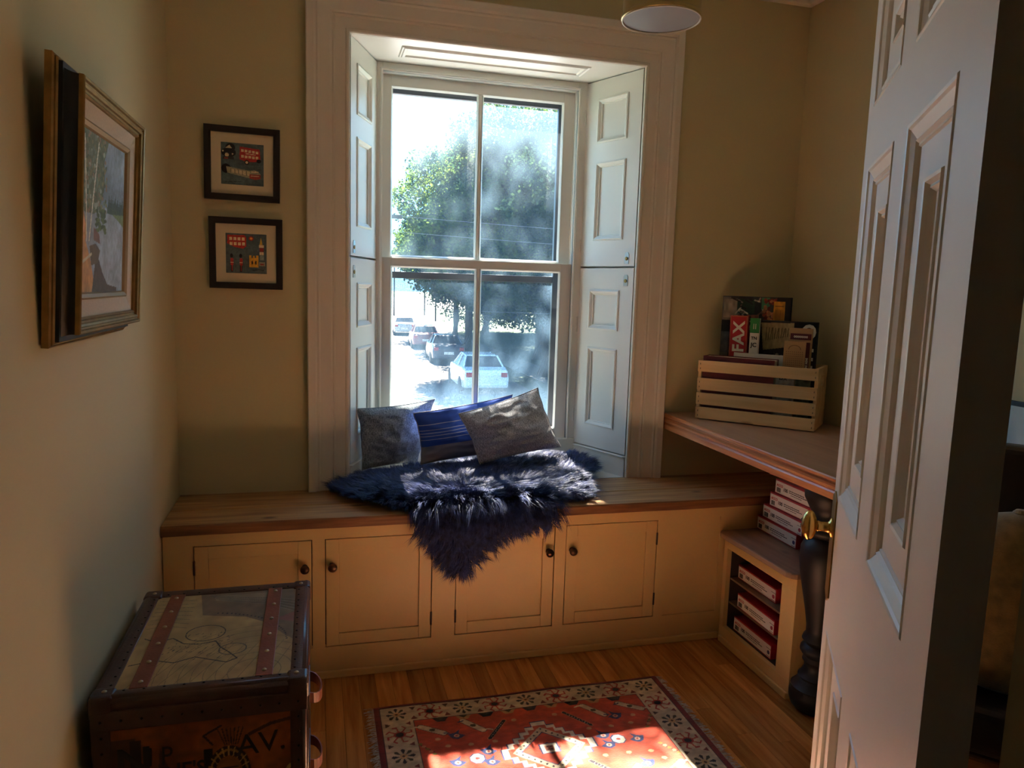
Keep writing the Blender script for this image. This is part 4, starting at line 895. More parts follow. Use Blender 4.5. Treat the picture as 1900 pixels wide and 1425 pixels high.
def puff(x, t):
    d, _ = edge_dist(x, t); h = 0.030*min(1, d/0.06)**.6
    h += 0.095*math.exp(-((x-.95)/.20)**2-((t-3.02)/.09)**2) + 0.030*math.exp(-((x-.58)/.18)**2-((t-3.02)/.09)**2) + 0.022*math.exp(-((x-.70)/.2)**2-((t-2.54)/.07)**2) + 0.030*math.exp(-((x-.98)/.07)**2-((t-2.72)/.07)**2) + 0.020*math.exp(-((x-.30)/.15)**2-((t-2.68)/.08)**2) + 0.025*math.exp(-((x-.62)/.30)**2-((t-2.86)/.07)**2) + 0.020*math.exp(-((x-.50)/.22)**2-((t-2.60)/.08)**2) + 0.020*math.exp(-((x-.80)/.12)**2-((t-2.62)/.09)**2) + 0.028*math.exp(-((x-1.0)/.10)**2-((t-2.78)/.10)**2) + 0.045*math.exp(-((x-1.12)/.06)**2-((t-2.96)/.09)**2) + 0.012*math.exp(-((x-.2)/.12)**2-((t-2.80)/.1)**2)
    return h + 0.016*noise.noise(Vector((x*9, t*9, 0)))+0.008*noise.noise(Vector((x*22, t*22, 4)))*min(1, d/.05)
sk = empty('sheepskin', (0.55, 2.8, 0.6)); tag(sk, 'shaggy navy blue sheepskin draped over the window bench, one point hanging down', 'sheepskin rug')
skM = sk.location.copy()
hb = MB(); step = 0.014; idx = {}; gv = []
xs_ = np.arange(0.02, 1.19, step); ts_ = np.arange(2.21, 3.12, step); PT = []
for i, x in enumerate(xs_):
    for j, t in enumerate(ts_):
        if inside(x, t):
            p, _, _ = skin_pt(x, t, max(.003, puff(x, t)*.55)); idx[(i, j)] = len(gv); gv.append(p-skM)
gf = [(idx[(i, j)], idx[(i+1, j)], idx[(i+1, j+1)], idx[(i, j+1)]) for (i, j) in idx if (i+1, j) in idx and (i, j+1) in idx and (i+1, j+1) in idx]
hb.add(gv, gf); hb.build('hide', HIDE, sk, smooth=True)
FV = []; FF = []
NCL = 5200; PER = 18
cen = Vector((0.55, 2.72)); nclump = 0
while nclump < NCL:
    x = random.uniform(.03, 1.18); t = random.uniform(2.22, 3.11)
    if not inside(x, t): continue
    nclump += 1
    d, de = edge_dist(x, t)
    fl = Vector((x, t))-cen; fl = Vector((fl.x*0.9, fl.y*1.0)); fl = fl.normalized() if fl.length > 1e-3 else Vector((0, -1))
    if t < 2.60: fl = Vector((fl.x*.5, -1)).normalized()
    if d < .05 and de.length > 1e-5: fl = (fl*0.6+de.normalized()*0.8).normalized()
    fl = Vector((fl.x+1.1*noise.noise(Vector((x*9, t*9, 3))), fl.y+1.1*noise.noise(Vector((x*6, t*6, 9))))).normalized()
    base_h = max(.003, puff(x, t)*.55)
    L0 = random.uniform(.036, .054)*(.8 if t < EDGE else 1)*(0.8 if t > 2.95 else 1)
    lift = 0.85 if t > EDGE+.03 else 0.35
    if d < .03: lift *= .7
    lift += .45*noise.noise(Vector((x*14, t*14, 5)))
    ctw = Vector((random.gauss(0, .014), random.gauss(0, .014)))
    for k in range(PER):
        sx1 = x+random.gauss(0, .0085); st1 = t+random.gauss(0, .0085)
        p0, n_, dwn = skin_pt(sx1, st1, base_h)
        Tg = Vector((1, 0, 0))*fl.x + dwn*(-fl.y)
        cx1, cn, _ = skin_pt(x+ctw.x, t+ctw.y, base_h)
        L = L0*random.uniform(.75, 1.1); tip = cx1+Tg*L+cn*L*max(.05, lift)*.8+Vector((random.gauss(0, .0050), random.gauss(0, .0050), random.gauss(0, .0050)))
        if t < EDGE+.03: tip.z -= L*.35
        mid = p0.lerp(tip, .5)+n_*L*.22+Vector((random.gauss(0, .0012),)*3)
        wd = Tg.cross(n_)
        if wd.length < 1e-4: wd = Vector((1, 0, 0))
        wd = (wd.normalized()+n_*random.uniform(-.8, .8)).normalized()
        w1 = .0007; q1 = p0.lerp(mid, .5)+n_*L*.10
        b0 = len(FV)
        for pt, ww in ((p0, w1), (q1, w1*1.05), (mid, w1*.85)):
            FV.append(tuple(pt-wd*ww-skM)); FV.append(tuple(pt+wd*ww-skM))
        FV.append(tuple(tip-skM)); FF += [(b0, b0+1, b0+3, b0+2), (b0+2, b0+3, b0+5, b0+4), (b0+4, b0+5, b0+6)]
me = bpy.data.meshes.new('fleece'); me.from_pydata(FV, [], FF); me.materials.append(FUR); me.update(); fo = link('fleece', me, sk); fo['kind'] = 'stuff'

# ------------------------------------------------------------------ crate of albums on the desk
CU = Vector((.695, -.719, 0)).normalized(); CVv = Vector((-CU.y, CU.x, 0)); CO = Vector((1.5300, 2.7335, DZT+0.0005))
CM = basis(CO, CU, CVv, (0, 0, 1)); CW, CDp, CH = .468, .224, .246
crt = empty('slatted_crate', m=CM); tag(crt, 'light pine slatted crate full of albums on the wooden desk', 'crate')
for z0, z1 in ((0.004, .052), (.063, .112), (.124, .173), (.200, .246)):
    for y0, y1 in ((0, .009), (CDp-.009, CDp)):
        so = MB().box(0, CW, y0, y1, z0, z1).build('slat', CRATE, crt, bevel=.001)
        if y0 == 0:
            for nx in (.010, CW-.010):
                for dz in (.013, .033): MB().box(nx-.001, nx+.001, -.0006, .0004, z0+dz-.004, z0+dz+.003).build('staple', IRON, so)
for x0, x1 in ((.0, .013), (CW-.013, CW)):
    ep_ = MB().box(x0, x1, .0092, CDp-.0092, .004, .175).box(x0, x1, .0092, .075, .175, .213).box(x0, x1, CDp-.075, CDp-.0092, .175, .213).box(x0, x1, .0092, CDp-.0092, .213, .246).build('end_board', CRATE, crt)
MB().box(.013, CW-.013, .0092, CDp-.0092, .006, .013).build('base_board', CRATE, crt)
BZ = .0135
def place(m, u, v, z, rz=0.0, ry=0.0, rx=0.0): return CM @ Matrix.Translation((u-(.012 if u > .04 else 0), v, z)) @ Matrix.Rotation(rz, 4, 'Z') @ Matrix.Rotation(rx, 4, 'X') @ Matrix.Rotation(ry, 4, 'Y')
def album(name, u0, v0, W, T, H, coverm, label, rx=0.0, ry=0.0, z=BZ, pagesm=PAGES, group=None, rz=0.0):
    o = empty(name, m=place(None, u0, v0, z, rz, ry, rx)); tag(o, label, 'book' if 'card' not in name else 'card', group)
    MB().box(0, W, 0, .0025, 0, H).box(0, W, T-.0025, T, 0, H).box(0, .003, .0025, T-.0025, 0, H).build('cover', coverm, o, bevel=.0006)
    if T > .008: MB().box(.003, W-.004, .003, T-.003, .003, H-.004).build('page_block', pagesm, o)
    return o
FB = basis((0, 0, 0), (1, 0, 0), (0, 0, 1), (0, -1, 0))
# tall collage album at the back
a1 = album('photo_album', .047, .186, .280, .024, .500, ALBUMD, 'tall album covered in a dark photo collage, standing at the back of the crate', rx=0.008)
q = Cv(150, 260, rgb('#3a3632')); q.noise(.3, 9)
q.rect(0, .0, .12, 1, rgb('#6d6a60')); q.rect(0, .55, .22, .8, rgb('#14171b')); q.rect(.02, .82, .25, .98, rgb('#8a8272')); q.rect(.22, .86, .48, .98, rgb('#2f3f2c'))
for k in range(40): x = .25+random.random()*.4; y = .72+random.random()*.26; q.line([(x, y), (x+.12*random.uniform(-1, 1), y+.06*random.uniform(-1, 1))], .012, rgb(random.choice(['#a88b78', '#7a5a4a', '#c8b8a0', '#2a201c'])))
q.rect(.58, .9, .70, 1, rgb('#4f8a5e'))
for k in range(60): x = .62+random.random()*.2; y = .72+random.random()*.27; q.ell(x, y, .025, .014, rgb(random.choice(['#7a2a1c', '#a3432a', '#5a1c14', '#b5764a'])))
q.rect(.80, .70, 1, 1, rgb('#251a14')); q.rect(.76, .74, .92, .97, rgb('#c98a22')); q.line([(.79, .93), (.89, .93)], .01, rgb('#7a4a10'))
for k in range(9): q.line([(.785+.015*k, .78), (.785+.015*k, .90)], .005, rgb('#8a5a14'))
q.rect(0, .52, .3, .70, rgb('#55585a')); q.noise(.2, 30); q.build('collage', .276, .495, PAINTED, a1, FB @ Matrix.Translation((.002, .002, .0006)))
# second, wider dark album
a2 = album('scrapbook', .205, .150, .236, .030, .405, ALBUMD, 'black scrapbook with torn tan clipping and white vertical lettering, behind the brown folder', rx=0.0)
q = Cv(150, 200, rgb('#1a1a1e')); q.noise(.3, 12); q.poly([(.06, .98), (.72, .99), (.70, .76), (.12, .70)], rgb('#a3926a'))
for k in range(14): x = .16+.036*k; q.line([(x, .80+.005*k), (x+.012*(k % 3), .93)], .010, rgb('#5b5030'))
for k in range(50): x = .1+random.random()*.5; y = .52+random.random()*.16; q.ell(x, y, .03, .015, rgb(random.choice(['#6a6a66', '#35373a', '#8d877a', '#121214'])))
q.poly([(.0, .56), (.12, .66), (.2, .54)], rgb('#a8a69c')); q.poly([(.50, .56), (.62, .72), (.66, .70), (.56, .54)], rgb('#9a9a94')); q.rect(.62, 0, 1, 1, rgb('#121214')); q.noise(.15, 30)
q.build('cover_print', .232, .40, PAINTED, a2, FB @ Matrix.Translation((.002, .002, .0006)))
text('lettering', 'O', .080, CREAMINK, a2, FB @ Matrix.Translation((.176, .338, .0012)), sx=.85, bold=.003)
text('lettering', 'T H I', .062, CREAMINK, a2, FB @ Matrix.Translation((.224, .155, .0012)) @ Matrix.Rotation(PI/2, 4, 'Z'), sx=1.1, bold=.003)
# red volume with white capitals reading upward
a3 = album('red_book', .108, .112, .072, .026, .420, REDP, 'red book with large white capitals reading up its spine', rx=0.01, ry=-.012)
text('lettering', 'FAX', .064, CREAMINK, a3, FB @ Matrix.Translation((.059, .268, .0006)) @ Matrix.Rotation(PI/2, 4, 'Z'), sx=1.08, bold=.0018)
MB().sweep(.004, .02, .068, .416, [(0, .0003), (.0012, .0006), (.0018, .0003)], FB).build('gilt_border', GOLD, a3)
a3b = album('small_poster_booklet', .181, .135, .030, .008, .425, mat('brick_print', (.28, .10, .06), .6, var=.5, scale=60), 'thin reddish booklet with a rounded top between the red book and the white volume', rx=0.01)
# white volume with a green cap
a4 = album('white_book', .187, .112, .036, .020, .412, WHITEP, 'narrow white volume with a green top band and black letters on its spine', rx=.01)
MB().box(-.0008, .0368, -.0012, .0, .352, .4128).build('green_band', GREEN, a4)
text('lettering', 'TN', .017, INK, a4, FB @ Matrix.Translation((.018, .325, .0006)), align='CENTER', bold=.0006)
text('lettering', 'JC', .024, INK, a4, FB @ Matrix.Translation((.018, .295, .0006)), align='CENTER', bold=.0006)
text('lettering', 'II', .032, CREAMINK, a4, FB @ Matrix.Translation((.018, .368, .0016)), align='CENTER')
# maroon album lying across the front
a5 = album('maroon_album', .016, .014, .285, .075, .252, MAROON, 'thick worn maroon album standing at the front left of the crate', pagesm=PAGES)
# brown and maroon folder with a pierced card in front
a6 = album('brown_folder', .352, .052, .086, .012, .383, mat('kraft', (.42, .25, .11), .7, var=.05), 'tan folder with maroon bands and pale dotted lettering at the front right of the crate', rx=-.02)
MB().box(.004, .082, -.0006, 0, .338, .362).build('band', MAROON, a6); MB().box(.062, .080, -.0006, 0, .20, .328).build('band', MAROON, a6)
text('lettering', 'ooooooo', .016, CREAMINK, a6, FB @ Matrix.Translation((.043, .346, .0008)), align='CENTER', sx=.85, bold=.0006)
text('lettering', 'MIMMI MIMI', .012, CREAMINK, a6, FB @ Matrix.Translation((.0755, .206, .0008)) @ Matrix.Rotation(PI/2, 4, 'Z'), bold=.0005)
def halfring(ro, ri, cx, cz, m, parent, dz):
    k_ = 16; o_ = [(cx+ro*math.cos(PI*i/k_), cz+ro*math.sin(PI*i/k_)) for i in range(k_+1)]; i_ = [(cx+ri*math.cos(PI*i/k_), cz+ri*math.sin(PI*i/k_)) for i in range(k_, -1, -1)]
    MB().prism(o_+i_, 0, dz, FB).build('arch', m, parent)
halfring(.026, .016, .030, .300, MAROON, a6, .0007); halfring(.012, .005, .030, .302, CREAMINK, a6, .0007)
a7 = album('tan_card', .338, .034, .082, .003, .332, mat('tan_card_stock', (.46, .26, .10), .75, var=.04), 'tan card covered in rows of small dots standing in front of the brown folder', rx=-.02)
dots = MB()
for r_ in range(11):
    for c_ in range(9): dots.lathe([(.0018, .0001), (.0018, .0005)], 6, FB @ Matrix.Translation((.011+c_*.0075, .205+r_*.0085, 0)))
for k in range(26): a = k/25*PI; dots.lathe([(.0016, .0001), (.0016, .0005)], 6, FB @ Matrix.Translation((.041+.022*math.cos(a), .300+.016*math.sin(a)*1.0, 0)))
dots.build('dot_print', mat('dot_ink', (.20, .09, .03), .7), a7)['kind'] = 'stuff'
a8 = album('paperback', .320, .018, .070, .012, .215, mat('pale_cover', (.35, .34, .30), .6, var=.3, scale=60), 'small pale booklet at the front of the crate seen between its slats')
text('lettering', 'Bx', .03, INK, a8, FB @ Matrix.Translation((.012, .178, .0006))); 
a9 = album('dark_booklet', .394, .018, .056, .012, .212, mat('green_print', (.10, .11, .06), .6, var=.6, scale=40), 'small dark green and brown booklet low in the crate beside the pale one')
a10 = album('paper_folder', .130, .098, .200, .003, .268, WHITEP, 'thin white paper folder leaning behind the maroon album')

# ------------------------------------------------------------------ red and white boxes
def file_box(u, label, m):
    o = empty('file_box', m=m); tag(o, label, 'box', 'red boxes with white labelled ends')
    # local: x along the long side, y up, z out of the labelled face
    W, H, D = .252, .056, .20
    MB().box(0, W, 0, H, -D, 0).build('carton', REDP, o, bevel=.0012)
    MB().box(.003, W-.003, .004, H-.006, 0, .0008).build('label', WHITEP, o)
    text('brand', 'ACCO', .0135, REDINK, o, Matrix.Translation((.010, .030, .001)), .0003, sx=1.0, bold=.0004)
    bc = MB(); x = .012
    for k in range(10):
        ww = random.choice([.0008, .0014, .002]); bc.box(x, x+ww, .008, .025, .0008, .0012); x += ww+random.choice([.0008, .0012])
    bc.build('barcode', INK, o)
    text('lettering', '100', .019, INK, o, Matrix.Translation((.052, .019, .001)), .0003, bold=.0005)
    ln = MB()
    for r_, (xa, xb, zz) in enumerate([(.088, .180, .0285), (.088, .196, .0215), (.100, .165, .0140)]):
        x = xa
        while x < xb: ww = random.uniform(.006, .014); ln.box(x, min(x+ww, xb), zz, zz+.0030-(r_ == 2)*.001, .0008, .0011); x += ww+.0018
    ln.box(.222, .250, .036, .0375, .0008, .0011).box(.224, .248, .007, .0085, .0008, .0011)
    ln.build('fine_print', INK, o)
    MB().lathe([(.0075, .0008), (.0075, .0012)], 20, Matrix.Translation((.237, .022, 0))).build('colour_dot', u, o)
    return o
DOT1 = mat('dot_red', (.35, .03, .06), .5); DOT2 = mat('dot_navy', (.03, .03, .12), .5)
def bx(x, y, z, yaw, dot, label):   # labelled face looks toward -x turned by yaw; (x,y) is its far corner
    Z = Vector((-math.cos(yaw), math.sin(yaw)*-1, 0)); X = Vector((0, 0, 1)).cross(Z)*-1
    X = Vector((0, 0, 1)).cross(Z); 
    return file_box(dot, label, basis((x, y, z), X, (0, 0, 1), Z))
bx(1.632, 2.492, .2705, .0, DOT1, 'red and white box alone on the upper shelf of the low bookcase')
bx(1.608, 2.448, .1715, -.02, DOT1, 'red and white box on the middle shelf of the low bookcase')
bx(1.612, 2.468, .0665, .0, DOT2, 'red and white box on the bottom of the low bookcase')
zz = .4625
for k, (x, y, yw_, dt) in enumerate([(1.722, 2.522, .0, DOT2), (1.726, 2.496, -.01, DOT1), (1.730, 2.462, .02, DOT1), (1.738, 2.445, .0, DOT1)]):
    bx(x, y, zz+k*.0566, yw_, dt, ['bottom', 'second', 'third', 'fourth'][k] + ' box up in the stack of red and white boxes under the desk')
bx(1.752, 2.51, zz+4*.0566, .12, DOT2, 'topmost red and white box of the stack just under the desk, turned askew')

# ------------------------------------------------------------------ ceiling lamp
lm = empty('drum_ceiling_lamp', (0.937, 2.0, 2.153)); tag(lm, 'small round ceiling lamp with a brass drum and a grey-white glass bottom, unlit', 'lamp')
DRUM = mat('bronze_drum', (0.46, 0.36, 0.15), 0.4, 0.6, var=.1); DIFF = mat('frosted_glass', (0.30, 0.31, 0.33), 0.3)
MB().lathe([(.108, 0.0), (.111, .003), (.111, .010), (.107, .014), (.107, .130), (.100, .134), (.02, .134), (.02, .133), (.105, .126), (.105, .003)], 64, caps=False).build('drum', DRUM, lm)
MB().lathe([(.1085, .0015), (.1095, -.0015), (.1065, -.002), (.1055, .001)], 64, caps=False).build('rim', TRIM, lm)
MB().lathe([(.1050, .002), (.08, .0005), (.0005, -.001)], 48, caps=False).build('diffuser', DIFF, lm, smooth=True)
MB().lathe([(.009, .134), (.009, ZC-2.153-.02)], 14).build('stem', DRUM, lm, smooth=True)
MB().lathe([(.055, ZC-2.153-.022), (.060, ZC-2.153-.002)], 24).build('canopy', DRUM, lm)

# ------------------------------------------------------------------ armchair behind the door
ch = empty('leather_armchair', m=Matrix.Translation((1.59, 1.305, 0)) @ Matrix.Rotation(math.radians(-48.4), 4, 'Z')); tag(ch, 'dark leather armchair with brass nailhead trim, seen through the gap behind the door', 'armchair')
CHW = woodmat('chair_wood', (.25, .10, .04), (.36, .17, .07), 0, .4, rand=0)
MB().box(-.25, .25, -.22, .24, .33, .40).build('seat_frame', CHW, ch, bevel=.008)
MB().box(-.205, .205, -.23, .19, .402, .515).build('seat_cushion', LEATHCH, ch, bevel=.035, seg=4)
MB().hexa([(-.25, .17, .40), (.25, .17, .40), (.25, .27, .40), (-.25, .27, .40)], [(-.25, .22, 1.03), (.25, .22, 1.03), (.25, .29, 1.03), (-.25, .29, 1.03)]).build('backrest', LEATHCH, ch, bevel=.02, seg=3)
for s_ in (-1, 1):
    MB().box(s_*.21, s_*.27, -.22, .17, .402, .66).build('arm', LEATHCH, ch, bevel=.025, seg=4)
    for yy in (-.19, .21): MB().lathe([(.014, .0), (.022, .329)], 12, Matrix.Translation((s_*.21, yy, 0))).build('leg', CHW, ch)
nail = MB().lathe([(.0055, 0), (.004, .003), (.0004, .004)], 8).mesh('nail', BRASS, True)
for s_ in (-1, 1):
    for k in range(40): link('nail', nail, ch, basis((s_*.232, .1695+.0008*k*1.0, .55+k*.0118), (1, 0, 0), (0, 0, 1), (0, -1, 0)))
gc = empty('gold_bolster', m=ch.matrix_basis @ Matrix.Translation((0, -.07, .517))); tag(gc, 'tall gold velvet cushion standing on the leather armchair behind the door', 'cushion')
MB().lathe([(.05, 0), (.072, .015), (.088, .07), (.094, .15), (.090, .25), (.074, .34), (.045, .395), (.012, .41)], 32, Matrix.Diagonal((1.5, 1, 1, 1))).build('cushion_body', GOLDV, gc, smooth=True)
MB().lathe([(.012, .408), (.016, .412), (.010, .418), (.001, .420)], 16).build('button', GOLDV, gc)
def rrect(x0, y0, x1, y1, r, k=6):
    o_ = []
    for cx_, cy_, a0 in ((x1-r, y1-r, 0), (x0+r, y1-r, PI/2), (x0+r, y0+r, PI), (x1-r, y0+r, 1.5*PI)):
        for i in range(k+1): a = a0+PI/2*i/k; o_.append((cx_+r*math.cos(a), cy_+r*math.sin(a)))
    return o_
pn = empty('wall_mirror', m=basis((XR-.004, 1.79, .78), (0, -1, 0), (0, 0, 1), (-1, 0, 0))); tag(pn, 'pale mirror with a thin rounded dark rim on the right wall, above the armchair', 'mirror')
MB().prism(rrect(0, 0, .42, .325, .04), 0, .016).build('rim', ALBUMD, pn, bevel=.003)
MB().prism(rrect(.014, .014, .406, .311, .03), .0162, .018).build('sheet', mat('pale_mirror', (.42, .56, .62), .25), pn)

# ------------------------------------------------------------------ outside
GZ = -2.75
ASPH = mat('asphalt', (.085, .082, .08), .9, var=.15, scale=2.0); GRASSM = mat('grass', (.012, .034, .004), .95, var=.35, scale=3.0); CONC = mat('concrete', (.12, .115, .10), .9, var=.1)
GR = struct(MB().box(-80, 160, 4.5, 420, GZ-.3, GZ-.02).build('ground_lawn', GRASSM))
def strip(name, m, pts, z=GZ): o = MB().prism(pts, z-.02, z).build(name, m); return struct(o)
strip('street_road', ASPH, [(-6, 5), (8.4, 5), (8.4, 24), (8.6, 60), (14.5, 120), (24, 200), (14, 200), (7.0, 120), (0, 60), (-4, 30)])
strip('pavement_path', CONC, [(9.6, 5), (11.4, 5), (11.6, 60), (17, 118), (15.4, 119), (9.8, 60)], GZ+.01)
strip('cross_street', ASPH, [(5, 128), (90, 128), (90, 150), (8, 250), (-10, 250)], GZ+.012)
# cars
def car(x, y, yaw, col, label):
    root = empty('parked_car', m=Matrix.Translation((x, y, GZ)) @ Matrix.Rotation(yaw, 4, 'Z')); tag(root, label, 'car', 'cars parked along the street')
    body = mat('car_paint', col, .25, coat=.5, var=.01); gl = mat('car_glass', (.03, .04, .05), .1); tire = mat('tyre', (.02, .02, .02), .8)
    st_ = [(-2.25, .42, .80, .78), (-2.2, .30, .98, .84), (-1.6, .25, 1.05, .90), (-.4, .22, 1.0, .92), (1.0, .22, .98, .92), (1.7, .25, .92, .88), (2.15, .32, .80, .82), (2.3, .42, .66, .70)]
    b = MB(); vs = []; fs = []
    for y_, zb_, zt_, hw_ in st_: vs += [(-hw_, y_, zb_), (-hw_*1.03, y_, (zb_+zt_)/2), (-hw_*.96, y_, zt_), (hw_*.96, y_, zt_), (hw_*1.03, y_, (zb_+zt_)/2), (hw_, y_, zb_)]
    for j in range(len(st_)-1):
        for i in range(6): a = j*6+i; c_ = j*6+(i+1) % 6; fs.append((a, c_, c_+6, a+6))
    fs += [tuple(range(6)), tuple((len(st_)-1)*6+i for i in range(6))]; b.add(vs, fs); b.build('body', body, root, bevel=.05)
    cb = [(-.80, -1.55, .98), (.80, -1.55, .98), (.80, 1.05, .95), (-.80, 1.05, .95)]; ct = [(-.62, -1.0, 1.42), (.62, -1.0, 1.42), (.60, .35, 1.43), (-.60, .35, 1.43)]
    MB().hexa(cb, ct).build('cabin_glass', gl, root, bevel=.03)
    MB().hexa([(-.64, -1.02, 1.40), (.64, -1.02, 1.40), (.62, .38, 1.41), (-.62, .38, 1.41)], [(-.58, -.92, 1.46), (.58, -.92, 1.46), (.56, .30, 1.47), (-.56, .30, 1.47)]).build('roof', body, root, bevel=.03)
    pil = MB()
    for s_ in (-1, 1):
        for (p, q_) in (((s_*.80, -1.55, .98), (s_*.62, -1.0, 1.43)), ((s_*.80, 1.05, .95), (s_*.60, .35, 1.44)), ((s_*.81, -.2, .98), (s_*.63, -.25, 1.43))): pil.tube([p, q_], .035, 6)
    pil.build('pillars', body, root)
    for s_ in (-1, 1):
        for y_ in (-1.4, 1.45): MB().lathe([(.33, -.1), (.34, -.05), (.34, .05), (.33, .1)], 20, basis((s_*.84, y_, .34), (0, 1, 0), (0, 0, 1), (1, 0, 0))).build('wheel', tire, root)
        MB().box(s_*.55, s_*.80, -2.26, -2.18, .72, .90).build('tail_light', mat('tail_red', (.4, .03, .04), .3), root, bevel=.02)
    MB().box(-.26, .26, -2.28, -2.22, .52, .66).build('number_plate', WHITEP, root)
    return root
car(6.35, 29.3, -.04, (.75, .75, .76), 'white saloon car parked at the kerb, nearest of the row seen through the window')
car(6.9, 40.5, -.06, (.04, .05, .08), 'dark blue car parked behind the white saloon on the street')
car(7.0, 49.5, -.06, (.30, .10, .10), 'dull red car third along the row parked on the street')
car(7.1, 62.0, -.08, (.55, .58, .60), 'silver car farthest along the row parked on the street')
# posts and signs
for k, (x, y, h) in enumerate([(9.9, 98, 7.0), (14.2, 100, 6.0), (13.2, 84, 6.2)]):
    o = empty('street_post', (x, y, GZ)); tag(o, ['thin grey post at the far left of the street view', 'thin grey post near the cross street', 'thin grey post on the verge nearer than the others'][k], 'post', 'posts beside the street')
    MB().lathe([(.10, 0), (.08, h)], 8).build('pole', BARK, o); MB().box(-.18, .18, -.02, .02, h-.6, h-.1).build('plate', mat('sign_back', (.3, .3, .3), .5), o)
for k, (za, zb_) in enumerate([(3.55, 3.3), (0.62, 0.60), (3.1, 2.8)]):
    pts = [(2+i*1.2, 24+.3*k, za+(zb_-za)*i/15-.10*math.sin(PI*i/15)) for i in range(16)]
    o = MB().tube(pts, .006, 5).build('overhead_wire', mat('cable_grey', (.10, .10, .10), .5)); tag(o, ['highest overhead wire crossing in front of the trees', 'lowest overhead wire crossing the lower sash view', 'middle overhead wire crossing in front of the trees'][k], 'wire', 'overhead wires')
for k, (x, y) in enumerate([(1.75, 24.0), (20.2, 28.6)]):
    o = empty('utility_pole', (x, y, GZ)); tag(o, ['wooden utility pole left of the window view carrying the wires', 'wooden utility pole right of the window view carrying the wires'][k], 'pole', 'utility poles')
    MB().lathe([(.14, 0), (.11, 7.0)], 10).build('mast', BARK, o); MB().box(-.9, .9, -.05, .05, 6.2, 6.32).box(-.5, .5, -.05, .05, 3.2, 3.4).build('crossarm', BARK, o)
# trees
def leafmat(name, c1, c2):
    m = bpy.data.materials.new(name); m.use_nodes = True; n = m.node_tree; n.nodes.clear(); o = n.nodes.new('ShaderNodeOutputMaterial')
    d = n.nodes.new('ShaderNodeBsdfDiffuse'); t = n.nodes.new('ShaderNodeBsdfTranslucent'); a = n.nodes.new('ShaderNodeMixShader'); a.inputs[0].default_value = .45
    tcn = n.nodes.new('ShaderNodeTexCoord'); nz = n.nodes.new('ShaderNodeTexNoise'); nz.inputs['Scale'].default_value = .9; nz.inputs['Detail'].default_value = 5; r = n.nodes.new('ShaderNodeValToRGB'); r.color_ramp.elements[0].position = .4; r.color_ramp.elements[1].position = .62
    r.color_ramp.elements[0].color = (*c1, 1); r.color_ramp.elements[1].color = (*c2, 1); n.links.new(tcn.outputs['Object'], nz.inputs['Vector']); n.links.new(nz.outputs['Fac'], r.inputs[0])
    n.links.new(r.outputs[0], d.inputs[0]); n.links.new(r.outputs[0], t.inputs[0]); n.links.new(d.outputs[0], a.inputs[1]); n.links.new(t.outputs[0], a.inputs[2]); n.links.new(a.outputs[0], o.inputs[0]); return m
LEAF = leafmat('leaves_maple', (.007, .020, .012), (.055, .085, .016)); LEAF2 = leafmat('leaves_dark', (.005, .013, .010), (.018, .032, .010))
def tree(x, y, blobs, n, lm_, label, trunk_r=.3):
    root = empty('leafy_tree', (x, y, GZ)); tag(root, label, 'tree', 'street trees')
    zc = min(b[2]-b[5] for b in blobs)
    MB().tube([(0, 0, 0), (.1, 0, 1.5), (0, .1, zc+1.5)], [trunk_r, trunk_r*.8, trunk_r*.5], 10).build('trunk', BARK, root)
    vol = np.array([b[3]*b[4]*b[5] for b in blobs])**(2/3); vol /= vol.sum()
    cb_ = bmesh.new()
    for b in blobs: bmesh.ops.create_icosphere(cb_, subdivisions=3, radius=1.0, matrix=Matrix.Translation(b[:3]) @ Matrix.Diagonal((b[3]*.62, b[4]*.62, b[5]*.62, 1)))
    for v in cb_.verts: v.co *= 1+.06*noise.noise(v.co*1.3)
    cm_ = bpy.data.meshes.new('inner_foliage'); cb_.to_mesh(cm_); cb_.free(); cm_.materials.append(lm_); io_ = link('inner_foliage', cm_, root); io_['kind'] = 'stuff'
    V_ = []
    for b, fr_ in zip(blobs, vol):
        k = int(n*fr_); u = RNG.normal(size=(k, 3)); u /= np.linalg.norm(u, axis=1)[:, None]
        rr = (0.55+0.45*RNG.random(k)**.5)*(1+.14*np.sin(u[:, 0]*7+b[0])*np.sin(u[:, 2]*8)+.08*np.sin(u[:, 1]*15))
        V_.append(u*rr[:, None]*np.array(b[3:6])+np.array(b[:3]))
    C_ = np.concatenate(V_); k = len(C_)
    a = RNG.normal(size=(k, 3)); a /= np.linalg.norm(a, axis=1)[:, None]; b_ = np.cross(a, RNG.normal(size=(k, 3))); b_ /= np.linalg.norm(b_, axis=1)[:, None]
    s = (RNG.uniform(.05, .11, k) if y < 40 else RNG.uniform(.08, .16, k))[:, None]
    v = np.stack([C_-a*s, C_+b_*s*.6, C_+a*s, C_-b_*s*.6], 1).reshape(-1, 3); f_ = np.arange(k*4)
    me = bpy.data.meshes.new('foliage'); me.vertices.add(len(v)); me.vertices.foreach_set('co', v.ravel()); me.loops.add(k*4); me.loops.foreach_set('vertex_index', f_); me.polygons.add(k); me.polygons.foreach_set('loop_start', np.arange(0, k*4, 4)); me.update(calc_edges=True)
    me.materials.append(lm_); fo_ = link('foliage', me, root); fo_['kind'] = 'stuff'
H0 = -GZ
tree(10.4, 33.0, [(-3.4, 0, 7.2, 3.6, 3.6, 3.4), (-1.8, 0, 9.6, 3.0, 3.2, 2.7), (.8, 0, 9.4, 3.4, 3.4, 3.0), (2.2, 0, 7.0, 4.0, 3.6, 3.6), (-1.2, -.6, 5.6, 4.4, 4.0, 3.0), (-4.2, .4, 5.2, 2.2, 2.6, 2.0)], 165000, LEAF, 'broad leafy green tree filling the middle of the window, nearest the street', .35)
